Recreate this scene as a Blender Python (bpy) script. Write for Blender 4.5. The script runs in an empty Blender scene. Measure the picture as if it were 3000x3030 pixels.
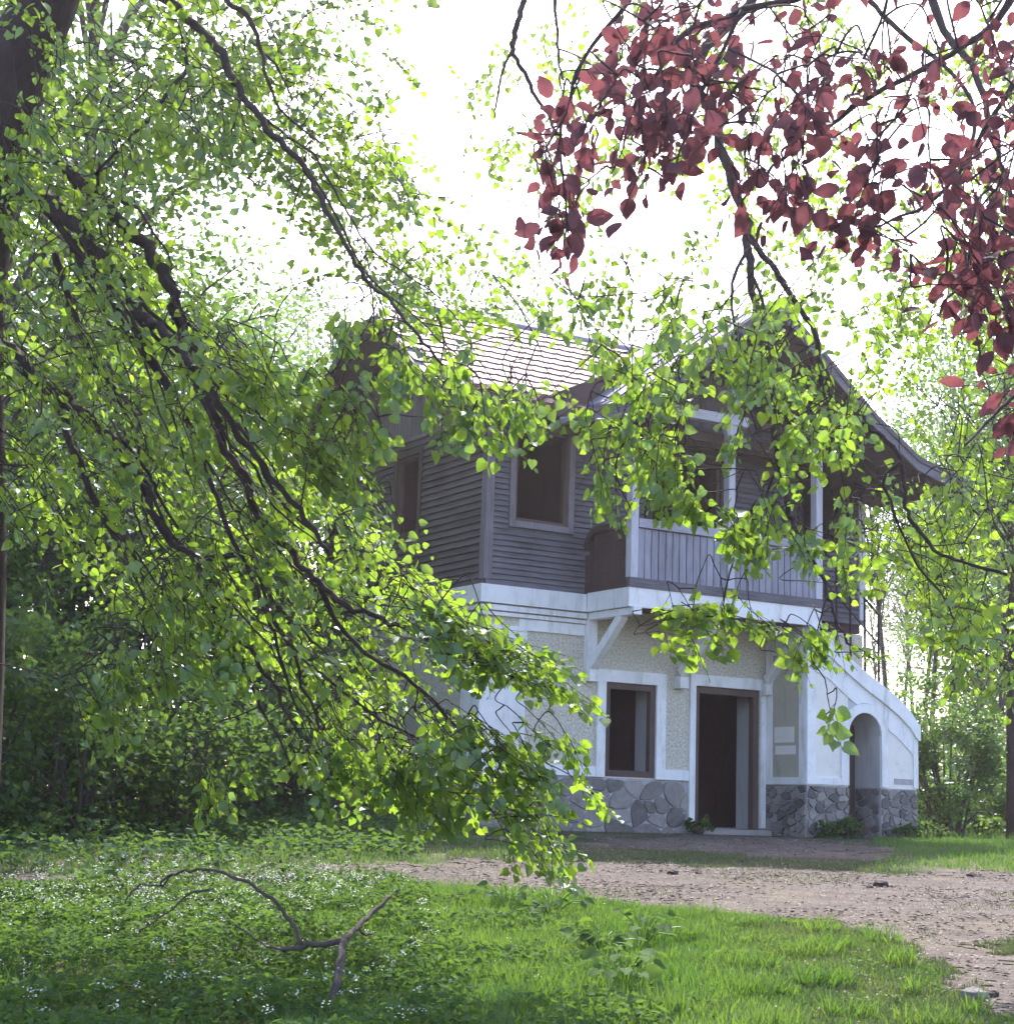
import bpy, math, random
import numpy as np
from mathutils import Vector, Matrix, noise as mnoise

R = math.radians
rng = np.random.default_rng(7)
random.seed(7)
sc = bpy.context.scene

# ------------------------------------------------------------------ camera
CAM_Z = 0.3575
F_S, PITCH, ROLL = 5000.0, R(9.84), R(-1.874)      # focal length in pixels of a 3000 px wide frame
fwd = np.array([0, math.cos(PITCH), math.sin(PITCH)])
r0 = np.array([1.0, 0, 0]); d0 = -np.cross(r0, fwd)
cr, sr = math.cos(ROLL), math.sin(ROLL)
c_right = cr * r0 + sr * d0
c_down = -sr * r0 + cr * d0
CAM = np.array([0, 0, CAM_Z])
cd = bpy.data.cameras.new('camera'); cam = bpy.data.objects.new('camera', cd)
sc.collection.objects.link(cam)
m = Matrix.Identity(4)
for i in range(3):
    m[i][0] = c_right[i]; m[i][1] = -c_down[i]; m[i][2] = -fwd[i]; m[i][3] = CAM[i]
cam.matrix_world = m
cd.sensor_fit = 'HORIZONTAL'; cd.sensor_width = 36; cd.lens = 36 * F_S / 3000
cd.clip_start = 0.05; cd.clip_end = 2000
sc.camera = cam

# ------------------------------------------------------------------ light
SUN_EL, SUN_AZ = R(50), R(4)          # azimuth measured from +Y (straight ahead) towards +X
w = bpy.data.worlds.new('World'); sc.world = w; w.use_nodes = True
nt = w.node_tree; nt.nodes.clear()
sky = nt.nodes.new('ShaderNodeTexSky'); sky.sky_type = 'NISHITA'; sky.sun_disc = False
sky.sun_elevation = SUN_EL; sky.sun_rotation = SUN_AZ
sky.air_density = 1.0; sky.dust_density = 3.0; sky.ozone_density = 1.2
bg = nt.nodes.new('ShaderNodeBackground'); bg.inputs[1].default_value = 0.15
wo = nt.nodes.new('ShaderNodeOutputWorld')
tint = nt.nodes.new('ShaderNodeMix'); tint.data_type = 'RGBA'; tint.blend_type = 'MULTIPLY'; tint.inputs[0].default_value = 1
tint.inputs[7].default_value = (1.04, .97, 1.02, 1)
nt.links.new(sky.outputs[0], tint.inputs[6]); nt.links.new(tint.outputs[2], bg.inputs[0]); nt.links.new(bg.outputs[0], wo.inputs[0])
sl = bpy.data.lights.new('sun', 'SUN'); sl.energy = 2.8; sl.angle = R(0.6); sl.color = (1.0, 0.95, 0.86)
so = bpy.data.objects.new('sun', sl); sc.collection.objects.link(so)
sdir = Vector((math.sin(SUN_AZ) * math.cos(SUN_EL), math.cos(SUN_AZ) * math.cos(SUN_EL), math.sin(SUN_EL)))
so.rotation_euler = sdir.to_track_quat('Z', 'Y').to_euler(); so.location = (0, 0, 40)
sc.view_settings.view_transform = 'Standard'; sc.view_settings.look = 'None'
sc.view_settings.gamma = 1.0; sc.view_settings.exposure = 2.15
sc.view_settings.use_curve_mapping = False
sc.cycles.use_denoising = True
sc.cycles.max_bounces = 8; sc.cycles.transparent_max_bounces = 8
sc.cycles.diffuse_bounces = 5; sc.cycles.transmission_bounces = 5

# ------------------------------------------------------------------ helpers
K = 3000 / 1913.0
def P(x, y, dist):
    """photo point (1913 px wide frame) at a forward distance -> world point"""
    u = (x * K - 1500) / F_S; v = (y * K - 1515) / F_S
    return CAM + dist * (fwd + u * c_right + v * c_down)

def h(x, y):
    t = -1.3 + 0.06 * y
    z = np.where(t < 0, t, 0.0)
    z = np.where(np.abs(t) < 0.2, -((0.2 - t) ** 2) / 0.8, z)
    far = np.clip((y - 32) / 30, 0, 1)
    return z + far * 0.3 + 0.025 * np.sin(x * 1.7 + 0.6) * np.cos(y * 1.3) * np.clip((22 - y) / 6, 0, 1)

def G(x, y):
    """photo point -> where that line of sight meets the ground"""
    u = (x * K - 1500) / F_S; v = (y * K - 1515) / F_S
    d = fwd + u * c_right + v * c_down
    lo, hi = 3.0, 120.0
    for _ in range(50):
        mid = (lo + hi) / 2; p = CAM + d * mid
        if p[2] > h(p[0], p[1]): lo = mid
        else: hi = mid
    return CAM + d * lo

def inpoly(px, py, poly):
    px = np.asarray(px); py = np.asarray(py); ins = np.zeros(px.shape, bool)
    n = len(poly); j = n - 1
    for i in range(n):
        xi, yi = poly[i][:2]; xj, yj = poly[j][:2]
        c = ((yi > py) != (yj > py)) & (px < (xj - xi) * (py - yi) / (yj - yi + 1e-12) + xi)
        ins ^= c; j = i
    return ins

def tag(o, label=None, cat=None, group=None, kind=None):
    if label: o['label'] = label
    if cat: o['category'] = cat
    if group: o['group'] = group
    if kind: o['kind'] = kind
    return o

def empty(name, loc=(0, 0, 0), rz=0, **kw):
    o = bpy.data.objects.new(name, None); sc.collection.objects.link(o)
    o.location = loc; o.rotation_euler = (0, 0, rz); o.empty_display_size = 0.2
    return tag(o, **kw)

def link(name, me, mat=None, parent=None, **kw):
    o = bpy.data.objects.new(name, me); sc.collection.objects.link(o)
    if mat and not me.materials: me.materials.append(mat)
    if parent: o.parent = parent
    return tag(o, **kw)

def mesh_np(name, V, T, smooth=False):
    """mesh from arrays: V (n,3), T (m,k) all faces with k corners"""
    V = np.asarray(V, np.float32); T = np.asarray(T, np.int32)
    me = bpy.data.meshes.new(name)
    me.vertices.add(len(V)); me.vertices.foreach_set('co', V.ravel())
    k = T.shape[1]
    me.loops.add(T.size); me.loops.foreach_set('vertex_index', T.ravel())
    me.polygons.add(len(T))
    me.polygons.foreach_set('loop_start', np.arange(0, T.size, k, dtype=np.int32))
    me.polygons.foreach_set('loop_total', np.full(len(T), k, np.int32))
    if smooth: me.polygons.foreach_set('use_smooth', np.ones(len(T), bool))
    me.update(calc_edges=True); return me

class MB:
    def __init__(s): s.v = []; s.f = []; s.sm = False
    def poly(s, pts):
        n = len(s.v); s.v += [tuple(p) for p in pts]; s.f.append(tuple(range(n, n + len(pts))))
    def box(s, x0, x1, y0, y1, z0, z1):
        n = len(s.v)
        s.v += [(x, y, z) for z in (z0, z1) for y in (y0, y1) for x in (x0, x1)]
        s.f += [tuple(n + i for i in q) for q in ((0, 2, 3, 1), (4, 5, 7, 6), (0, 1, 5, 4), (2, 6, 7, 3), (0, 4, 6, 2), (1, 3, 7, 5))]
        return s
    def prism(s, pts, vec):
        """polygon pts extruded by vec"""
        n = len(s.v); k = len(pts); vec = np.array(vec, float)
        a = [np.array(p, float) for p in pts]
        s.v += [tuple(p) for p in a] + [tuple(p + vec) for p in a]
        s.f.append(tuple(n + i for i in range(k))[::-1]); s.f.append(tuple(n + k + i for i in range(k)))
        for i in range(k):
            j = (i + 1) % k; s.f.append((n + i, n + j, n + k + j, n + k + i))
        return s
    def beam(s, a, b, wd, ht):
        a = np.array(a, float); b = np.array(b, float); d = b - a; d /= np.linalg.norm(d)
        up = np.array([0, 0, 1.0]) if abs(d[2]) < .95 else np.array([1.0, 0, 0])
        sd = np.cross(d, up); sd /= np.linalg.norm(sd); u2 = np.cross(sd, d)
        q = [a + sd * sx * wd / 2 + u2 * sy * ht / 2 for sx, sy in ((-1, -1), (1, -1), (1, 1), (-1, 1))]
        return s.prism(q, b - a)
    def tube(s, pts, rad, n=7, cap=True):
        pts = [np.array(p, float) for p in pts]; base = len(s.v); prev = None
        for i, p in enumerate(pts):
            a = pts[max(i - 1, 0)]; b = pts[min(i + 1, len(pts) - 1)]
            d = b - a; d = d / (np.linalg.norm(d) + 1e-9)
            if prev is None:
                prev = np.cross(d, (0.3, 0.2, 1.0)); 
            sd = prev - d * np.dot(prev, d); sd /= (np.linalg.norm(sd) + 1e-9); prev = sd
            u2 = np.cross(d, sd); r = rad[i]
            for k in range(n):
                t = 2 * math.pi * k / n; s.v.append(tuple(p + r * (math.cos(t) * sd + math.sin(t) * u2)))
        for i in range(len(pts) - 1):
            for k in range(n):
                a = base + i * n + k; b = base + i * n + (k + 1) % n
                s.f.append((a, b, b + n, a + n))
        if cap:
            s.f.append(tuple(base + k for k in range(n))[::-1]); e = base + (len(pts) - 1) * n
            s.f.append(tuple(e + k for k in range(n)))
        s.sm = True
        return s
    def build(s, name, mat=None, parent=None, smooth=None, **kw):
        me = bpy.data.meshes.new(name); me.from_pydata(s.v, [], s.f)
        if (s.sm if smooth is None else smooth):
            me.polygons.foreach_set('use_smooth', [True] * len(me.polygons))
        me.update(); return link(name, me, mat, parent, **kw)

def smoothline(pts, n=4):
    """Catmull-Rom subdivision of a list of points (any dimension)"""
    p = [np.array(q, float) for q in pts]; out = []
    for i in range(len(p) - 1):
        a = p[max(i - 1, 0)]; b = p[i]; c = p[i + 1]; d = p[min(i + 2, len(p) - 1)]
        for k in range(n):
            t = k / n
            out.append(0.5 * ((2 * b) + (-a + c) * t + (2 * a - 5 * b + 4 * c - d) * t * t + (-a + 3 * b - 3 * c + d) * t ** 3))
    out.append(p[-1]); return out

# ------------------------------------------------------------------ materials
class NT:
    def __init__(s, name):
        s.m = bpy.data.materials.new(name); s.m.use_nodes = True; s.t = s.m.node_tree; s.t.nodes.clear()
        s.out = s.n('OutputMaterial')
    def n(s, typ, **kw):
        nd = s.t.nodes.new('ShaderNode' + typ)
        for k, v in kw.items():
            if k.startswith('i_'):
                key = k[2:]; key = int(key) if key.isdigit() else key.replace('_', ' ')
                nd.inputs[key].default_value = v
            else: setattr(nd, k, v)
        return nd
    def l(s, a, b): s.t.links.new(a, b)
    def ramp(s, src, stops):
        r = s.n('ValToRGB'); cr_ = r.color_ramp
        while len(cr_.elements) < len(stops): cr_.elements.new(0.5)
        for e, (p, c) in zip(cr_.elements, stops):
            e.position = p; e.color = (*c, 1) if len(c) == 3 else c
        s.l(src, r.inputs[0]); return r.outputs[0]
    def noise(s, vec, scale, detail=4, rough=.6, sx=None):
        if sx:
            mp = s.n('Mapping'); mp.inputs['Scale'].default_value = sx; s.l(vec, mp.inputs[0]); vec = mp.outputs[0]
        nd = s.n('TexNoise'); nd.inputs['Scale'].default_value = scale; nd.inputs['Detail'].default_value = detail
        nd.inputs['Roughness'].default_value = rough; s.l(vec, nd.inputs['Vector']); return nd.outputs['Fac']
    def mix(s, f, a, b, mode='MIX'):
        nd = s.n('Mix', data_type='RGBA', blend_type=mode)
        for sock, val in ((nd.inputs[0], f), (nd.inputs[6], a), (nd.inputs[7], b)):
            if hasattr(val, 'links') or hasattr(val, 'is_linked'): s.l(val, sock)
            elif isinstance(val, (int, float)): sock.default_value = val
            else: sock.default_value = (*val, 1)
        return nd.outputs[2]
    def math(s, op, a, b=None):
        nd = s.n('Math', operation=op)
        for i, v in enumerate((a, b)):
            if v is None: continue
            if isinstance(v, (int, float)): nd.inputs[i].default_value = v
            else: s.l(v, nd.inputs[i])
        return nd.outputs[0]
    def bsdf(s, col, rough=.8, bump=None, bs=.3, bd=.01, spec=.3):
        b = s.n('BsdfPrincipled'); b.inputs['Specular IOR Level'].default_value = spec
        if isinstance(col, tuple): b.inputs['Base Color'].default_value = (*col, 1)
        else: s.l(col, b.inputs['Base Color'])
        if isinstance(rough, (int, float)): b.inputs['Roughness'].default_value = rough
        else: s.l(rough, b.inputs['Roughness'])
        if bump is not None:
            bn = s.n('Bump'); bn.inputs['Strength'].default_value = bs; bn.inputs['Distance'].default_value = bd
            s.l(bump, bn.inputs['Height']); s.l(bn.outputs[0], b.inputs['Normal'])
        s.l(b.outputs[0], s.out.inputs[0]); return s.m

def wood(name, dark, light, axis, rough=.75):
    t = NT(name); tc = t.n('TexCoord').outputs['Object']
    st = {'x': (.6, 14, 14), 'y': (14, .6, 14), 'z': (14, 14, .6)}[axis]
    g = t.noise(tc, 4.0, 6, .7, st); big = t.noise(tc, 1.1, 3, .6)
    oi = t.n('ObjectInfo').outputs['Random']
    f = t.math('ADD', t.math('MULTIPLY', g, .9), t.math('MULTIPLY', big, .55)); f = t.math('ADD', f, t.math('MULTIPLY', oi, .14))
    c = t.ramp(f, [(.46, dark), (.92, light)])
    return t.bsdf(c, rough, g, .5, .006)

def plaster(name, col, dirt, bumpscale=60, bs=.25, rough_big=.35):
    t = NT(name); tc = t.n('TexCoord').outputs['Object']
    n1 = t.noise(tc, 1.6, 6, .7); n2 = t.noise(tc, bumpscale, 4, .7); n3 = t.noise(tc, 5, 6, .75, (1, 1, .22)); n4 = t.noise(tc, 9, 7, .8)
    f = t.ramp(n1, [(.42, (0, 0, 0)), (.72, (1, 1, 1))])
    c = t.mix(t.math('MULTIPLY', f, rough_big), col, dirt)
    c = t.mix(t.math('MULTIPLY', t.ramp(n3, [(.52, (0, 0, 0)), (.70, (1, 1, 1))]), min(.7, rough_big * 1.5)), c, tuple(v * .72 for v in dirt))
    c = t.mix(t.math('MULTIPLY', t.ramp(n4, [(.62, (0, 0, 0)), (.68, (1, 1, 1))]), min(.6, rough_big)), c, tuple(v * .6 for v in dirt))
    return t.bsdf(c, .85, t.math('ADD', n2, t.math('MULTIPLY', n4, .6)), bs, .01)

M = {}
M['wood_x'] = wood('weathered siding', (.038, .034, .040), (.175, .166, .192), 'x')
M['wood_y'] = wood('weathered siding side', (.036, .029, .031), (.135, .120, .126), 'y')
M['wood_z'] = wood('weathered board', (.06, .05, .058), (.235, .215, .24), 'z')
M['bal_z'] = wood('silvered balcony board', (.10, .10, .118), (.34, .34, .405), 'z')
M['bal_x'] = wood('silvered balcony rail', (.15, .145, .18), (.45, .44, .52), 'x')
M['post'] = wood('grey painted post', (.30, .30, .34), (.58, .58, .65), 'z')
M['beam'] = wood('grey painted beam', (.32, .31, .35), (.58, .58, .64), 'x')
M['brown'] = wood('brown window wood', (.040, .027, .023), (.125, .088, .075), 'z')
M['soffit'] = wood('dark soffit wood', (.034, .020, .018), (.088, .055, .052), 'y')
M['white'] = plaster('white lime plaster', (.82, .83, .84), (.58, .57, .54), 40, .3, .62)
M['whitewood'] = plaster('white painted wood', (.80, .81, .83), (.60, .59, .57), 20, .15, .42)
M['inner'] = plaster('inner plaster', (.30, .27, .27), (.16, .12, .12), 30, .2)
M['reveal'] = plaster('grey reveal plaster', (.50, .50, .51), (.36, .35, .35), 30, .2)
M['dark_in'] = plaster('darkened room wall', (.17, .10, .11), (.12, .07, .075), 20, .1)  # wall colour darkened to stand in for the gloom of unlit rooms
def mk_pebble():
    t = NT('cream pebbledash'); tc = t.n('TexCoord').outputs['Object']
    v = t.n('TexVoronoi'); v.inputs['Scale'].default_value = 70; t.l(tc, v.inputs['Vector'])
    n1 = t.noise(tc, 2.0, 5, .7); n2 = t.noise(tc, 30, 4, .8)
    c = t.ramp(n2, [(.36, (.26, .24, .19)), (.50, (.60, .57, .47)), (.66, (.80, .775, .69))])
    c = t.mix(t.math('MULTIPLY', n1, .35), c, (.40, .37, .31))
    return t.bsdf(c, .9, v.outputs['Distance'], .45, .008)
M['pebble'] = mk_pebble(); M['cream'] = plaster('dull cream plaster', (.46, .43, .35), (.36, .33, .28), 40, .3, .5)
def mk_flaky():
    t = NT('stained cream plaster'); tc = t.n('TexCoord').outputs['Object']
    n1 = t.noise(tc, 5.5, 6, .8); n2 = t.noise(tc, 2.2, 4, .6)
    c = t.ramp(n1, [(.30, (.42, .42, .40)), (.38, (.70, .69, .66)), (.5, (.78, .76, .72))])
    c = t.mix(t.ramp(n2, [(.4, (0, 0, 0)), (.7, (.5, .5, .5))]), c, (.74, .71, .63))
    return t.bsdf(c, .85, n1, .3, .01)
M['flaky'] = mk_flaky()
def mk_stone(name, a, b, c3):
    t = NT(name); tc = t.n('TexCoord').outputs['Object']
    n1 = t.noise(tc, 9, 7, .75); n2 = t.noise(tc, 2.5, 3, .6); oi = t.n('ObjectInfo').outputs['Random']
    c = t.ramp(t.math('ADD', t.math('MULTIPLY', n1, .75), t.math('MULTIPLY', oi, .48)), [(.28, a), (.60, b), (.95, c3)])
    return t.bsdf(c, .88, n1, .9, .02)
M['stone'] = mk_stone('grey granite', (.095, .086, .080), (.22, .203, .19), (.38, .355, .33))
M['rubble'] = mk_stone('rubble stone', (.07, .062, .060), (.18, .165, .16), (.34, .32, .30))
M['mortar'] = plaster('lime mortar', (.42, .40, .42), (.26, .24, .25), 30, .6, .6)
def mk_tile(name, a, b):
    t = NT(name); tc = t.n('TexCoord').outputs['Object']
    oi = t.n('ObjectInfo').outputs['Random']; n1 = t.noise(tc, 6, 5, .7)
    f = t.math('ADD', t.math('MULTIPLY', n1, .6), t.math('MULTIPLY', oi, .4))
    return t.bsdf(t.ramp(f, [(.3, a), (.75, b)]), .62, n1, .2, .005, spec=.3)
M['tile'] = mk_tile('faded red roof tile', (.105, .048, .052), (.195, .122, .134))
M['sheet'] = mk_tile('grey roofing sheet', (.16, .17, .22), (.27, .28, .35))
def mk_bark(name, a, b, sc_=9):
    t = NT(name); tc = t.n('TexCoord').outputs['Object']
    n1 = t.noise(tc, sc_, 7, .75, (1, 1, .35)); n2 = t.noise(tc, 2.0, 3, .5)
    c = t.ramp(t.math('ADD', t.math('MULTIPLY', n1, .8), t.math('MULTIPLY', n2, .3)), [(.35, a), (.75, b)])
    return t.bsdf(c, .9, n1, .9, .03)
M['bark'] = mk_bark('dark linden bark', (.022, .014, .015), (.062, .044, .046))
M['bark2'] = mk_bark('grey forest bark', (.04, .034, .034), (.12, .10, .095))
M['deadwood'] = mk_bark('bleached dead wood', (.030, .024, .022), (.125, .105, .094), 14)
def mk_leaf(name, ca, cb, ta, tb, tr=.5, gloss=.10, scale=7, rough=.42):
    t = NT(name); geo = t.n('NewGeometry'); oi = t.n('ObjectInfo').outputs['Random']
    n1 = t.noise(geo.outputs['Position'], scale, 2, .6)
    f = t.ramp(n1, [(.3, (0, 0, 0)), (.7, (1, 1, 1))])
    d = t.n('BsdfDiffuse'); t.l(t.mix(f, ca, cb), d.inputs[0])
    tl = t.n('BsdfTranslucent'); t.l(t.mix(f, ta, tb), tl.inputs[0])
    mx = t.n('MixShader'); mx.inputs[0].default_value = tr; t.l(d.outputs[0], mx.inputs[1]); t.l(tl.outputs[0], mx.inputs[2])
    g = t.n('BsdfGlossy'); g.inputs['Roughness'].default_value = rough; g.inputs[0].default_value = (.8, .9, 1, 1)
    m2 = t.n('MixShader'); m2.inputs[0].default_value = gloss; t.l(mx.outputs[0], m2.inputs[1]); t.l(g.outputs[0], m2.inputs[2])
    t.l(m2.outputs[0], t.out.inputs[0]); return t.m
M['linden'] = mk_leaf('linden leaf', (.065, .125, .020), (.10, .155, .026), (.19, .36, .03), (.32, .46, .035), .55, .05)
M['linden2'] = mk_leaf('high canopy leaf', (.06, .11, .03), (.085, .13, .04), (.17, .28, .04), (.26, .34, .06), .5, .07)
M['beech'] = mk_leaf('copper beech leaf', (.072, .034, .044), (.105, .050, .060), (.10, .034, .048), (.20, .060, .064), .5, .015, 13)
M['forest'] = mk_leaf('forest leaf', (.05, .11, .035), (.08, .13, .04), (.13, .26, .04), (.20, .32, .05), .45, .06, 1.5)
M['pale'] = mk_leaf('distant pale leaf', (.07, .13, .06), (.10, .14, .07), (.16, .28, .09), (.22, .34, .10), .45, .05, 1.0)
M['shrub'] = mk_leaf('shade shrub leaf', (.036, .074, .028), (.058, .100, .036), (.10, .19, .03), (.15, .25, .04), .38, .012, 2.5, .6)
M['grass'] = mk_leaf('grass blade', (.052, .105, .020), (.08, .13, .028), (.10, .22, .02), (.17, .28, .032), .45, .04, 1.2)
M['dullgrass'] = mk_leaf('worn grass blade', (.07, .095, .035), (.115, .115, .06), (.08, .13, .03), (.13, .17, .05), .35, .03, 1.2)
M['herb'] = mk_leaf('herb leaf', (.045, .088, .026), (.072, .115, .034), (.10, .20, .03), (.15, .26, .035), .36, .008, 3, .6)
M['petal'] = plaster('white petal', (.48, .52, .44), (.34, .38, .30), 5, .0)
M['litter'] = plaster('pale leaf litter', (.24, .205, .19), (.12, .095, .088), 3, .0, .8)
def mk_ground():
    t = NT('woodland soil and turf'); geo = t.n('NewGeometry').outputs['Position']
    n1 = t.noise(geo, .8, 5, .7); n2 = t.noise(geo, 14, 5, .8)
    c = t.ramp(n2, [(.3, (.020, .030, .012)), (.6, (.045, .065, .025)), (.8, (.085, .075, .05))])
    c = t.mix(t.ramp(n1, [(.42, (0, 0, 0)), (.60, (1, 1, 1))]), c, (.125, .10, .085))
    return t.bsdf(c, .95, n2, .8, .03, spec=.1)
M['ground'] = mk_ground()
def mk_path():
    t = NT('trodden dirt'); geo = t.n('NewGeometry').outputs['Position']
    n1 = t.noise(geo, .9, 5, .6); n2 = t.noise(geo, 30, 6, .8, (.5, 1.5, 1)); n3 = t.noise(geo, 4, 5, .75, (.4, 1.5, 1))
    c = t.ramp(n2, [(.30, (.036, .030, .027)), (.46, (.080, .069, .063)), (.60, (.118, .104, .097)), (.74, (.20, .18, .168))])
    c = t.mix(t.ramp(n3, [(.40, (.8, .8, .8)), (.58, (0, 0, 0))]), c, (.055, .044, .040))
    c = t.mix(t.ramp(n1, [(.5, (0, 0, 0)), (.7, (.35, .35, .35))]), c, (.13, .12, .075))
    return t.bsdf(c, .95, t.math('ADD', t.math('MULTIPLY', n2, .5), n3), .6, .02, spec=.1)
M['path'] = mk_path()
t_ = NT('rusty iron'); M['iron'] = t_.bsdf(t_.ramp(t_.noise(t_.n('TexCoord').outputs['Object'], 12, 4), [(.3, (.02, .016, .02)), (.8, (.05, .035, .035))]), .6)

# ------------------------------------------------------------------ ground sheets
def grid_mesh(name, xs, ys, keep=None, dz=0.0):
    X, Y = np.meshgrid(xs, ys); Z = h(X, Y) + dz
    V = np.stack([X, Y, Z], -1).reshape(-1, 3); nx = len(xs)
    i, j = np.meshgrid(np.arange(len(ys) - 1), np.arange(nx - 1), indexing='ij')
    a = (i * nx + j).ravel(); T = np.stack([a, a + 1, a + nx + 1, a + nx], 1)
    if keep is not None:
        c = V[T].mean(1); T = T[keep(c[:, 0], c[:, 1])]
        used = np.unique(T); mp = np.zeros(len(V), np.int64); mp[used] = np.arange(len(used)); V = V[used]; T = mp[T]
    return mesh_np(name, V, T, True)
gx = np.concatenate([np.linspace(-400, -40, 14), np.linspace(-38, -13, 20), np.linspace(-12, 16, 90), np.linspace(17, 42, 20), np.linspace(50, 400, 14)])
gy = np.concatenate([np.linspace(-60, 0, 12), np.linspace(.5, 30, 130), np.linspace(31, 60, 25), np.linspace(70, 900, 20)])
link('ground', grid_mesh('ground', gx, gy), M['ground'], kind='structure')
pD = [(-60, 1668), (230, 1650), (480, 1640), (700, 1634), (1000, 1624), (1250, 1630), (1450, 1642), (1670, 1652), (2600, 1648), (2600, 1772), (1860, 1776), (1845, 1792), (1880, 1806), (1975, 1812), (1985, 1960), (1900, 1950),
      (1840, 1880), (1770, 1830), (1720, 1790), (1640, 1752), (1560, 1742), (1450, 1735), (1300, 1716), (1100, 1698), (900, 1688), (700, 1672), (500, 1668), (250, 1672), (-60, 1690)]
path_poly = [tuple(G(*q)[:2]) for q in pD]
def wob(x, y, a=.12): return a * np.sin(x * 5.1 + y * 2.3) + a * .7 * np.sin(x * 11.7 - y * 7.1 + 1.0) + a * .9 * np.sin(x * 2.1 + 3 * np.sin(y * 1.1)) + a * .4 * np.sin(x * 27 + y * 19)
keep = lambda x, y: inpoly(x + wob(x, y), y + wob(y, x), path_poly)
link('path', grid_mesh('path', np.linspace(-8, 15, 320), np.linspace(9, 21, 200), keep, .006), M['path'], kind='structure')
door_poly = [tuple(G(*q)[:2]) for q in [(1120, 1586), (1250, 1582), (1330, 1572), (1450, 1577), (1560, 1592), (1690, 1600), (1672, 1628), (1560, 1632), (1420, 1618), (1250, 1606), (1120, 1602)]]
keep2 = lambda x, y: (rng.random(x.shape) < .97) & inpoly(x + wob(x, y, .30), y + wob(y, x, .26), door_poly)
link('trodden_patch', grid_mesh('trodden_patch', np.linspace(-3, 8, 160), np.linspace(19.5, 29, 160), keep2, .006), M['path'], kind='structure')

# ------------------------------------------------------------------ house
HX, HY, YAW = -0.30284, 24.96472, R(31.02)
house = empty('house', (HX, HY, 0), YAW, label='old two storey lodge with white plaster ground floor, grey timber upper floor and gabled balcony', cat='house')
ZB = 3.62
def hw(X, Y, Z=0.0):
    c, s = math.cos(YAW), math.sin(YAW); return np.array([HX + c * X - s * Y, HY + s * X + c * Y, Z])

def cellwall(us, zs, solid, t0, t1, axis):
    """wall made of a grid of cells (u along the wall, z up), t0..t1 through its thickness; only outer faces"""
    b = MB()
    def pt(u, t, z): return (u, t, z) if axis == 'x' else (t, u, z)
    nu, nz = len(us) - 1, len(zs) - 1
    S = [[solid((us[i] + us[i + 1]) / 2, (zs[k] + zs[k + 1]) / 2) for k in range(nz)] for i in range(nu)]
    g = lambda i, k: 0 <= i < nu and 0 <= k < nz and S[i][k]
    for i in range(nu):
        for k in range(nz):
            if not S[i][k]: continue
            u0, u1, z0, z1 = us[i], us[i + 1], zs[k], zs[k + 1]
            for t in (t0, t1): b.poly([pt(u0, t, z0), pt(u1, t, z0), pt(u1, t, z1), pt(u0, t, z1)])
            if not g(i - 1, k): b.poly([pt(u0, t0, z0), pt(u0, t1, z0), pt(u0, t1, z1), pt(u0, t0, z1)])
            if not g(i + 1, k): b.poly([pt(u1, t0, z0), pt(u1, t1, z0), pt(u1, t1, z1), pt(u1, t0, z1)])
            if not g(i, k - 1): b.poly([pt(u0, t0, z0), pt(u1, t0, z0), pt(u1, t1, z0), pt(u0, t1, z0)])
            if not g(i, k + 1): b.poly([pt(u0, t0, z1), pt(u1, t0, z1), pt(u1, t1, z1), pt(u0, t1, z1)])
    return b
inr = lambda v, a, b: a < v < b
# openings (u0,u1,z0,z1)
W_LOW = (2.22, 3.18, .84, 2.28); DOOR = (3.95, 5.28, .10, 2.33)
W1 = (.47, 1.43, 4.60, 6.06); W2 = (3.00, 4.40, 3.74, 5.96); W3 = (6.15, 6.95, 4.95, 6.05); WS = (2.14, 2.92, 4.62, 5.93)
hit = lambda u, z, *ops: any(inr(u, a, b) and inr(z, c, d) for a, b, c, d in ops)
gw = cellwall([0, 2.22, 3.18, 3.95, 5.28, 7.53], [.82, .84, 2.28, 2.33, 3.42], lambda u, z: not hit(u, z, W_LOW, (3.95, 5.28, 0, 2.33)), 0, .5, 'x').build('front_wall', M['pebble'], house)
cellwall([.5, 5.6], [.0, 3.42], lambda u, z: True, 0, .5, 'y').build('side_wall', M['pebble'], house)
MB().box(7.03, 7.53, .5, 5.6, 0, 3.42).box(.5, 7.03, 5.1, 5.6, 0, 3.42).build('rear_wall', M['pebble'], house)
pl = MB().box(0, 3.95, 0, .5, -.4, .82).box(5.28, 7.53, 0, .5, -.4, .82).build('stone_plinth', M['mortar'], house)
MB().box(.02, 7.5, .03, 5.58, 3.44, 3.60).build('upper_floor', M['soffit'], house)
MB().box(.5, 7.03, .5, 5.1, -.3, .1).build('ground_floor', M['mortar'], house)
# rooms darkened by wall colour: partitions a little behind the openings
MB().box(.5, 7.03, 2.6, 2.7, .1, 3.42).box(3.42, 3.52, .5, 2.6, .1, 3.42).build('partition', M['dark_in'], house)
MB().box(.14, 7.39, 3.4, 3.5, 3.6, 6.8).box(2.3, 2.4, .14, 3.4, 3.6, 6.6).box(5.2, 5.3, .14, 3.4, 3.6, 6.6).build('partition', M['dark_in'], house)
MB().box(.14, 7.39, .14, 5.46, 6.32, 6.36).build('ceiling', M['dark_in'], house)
cellwall([.0, W1[0], W1[1], W2[0], W2[1], W3[0], W3[1], 7.53], [ZB, W2[2], W1[2], W3[2], W2[3], W3[3], W1[3], 6.5], lambda u, z: not hit(u, z, W1, W2, W3), 0, .12, 'x').build('upper_front_wall', M['wood_x'], house)
cellwall([.12, WS[0], WS[1], 5.6], [ZB, WS[2], WS[3], 6.5], lambda u, z: not hit(u, z, WS), 0, .12, 'y').build('upper_side_wall', M['wood_y'], house)
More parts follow.
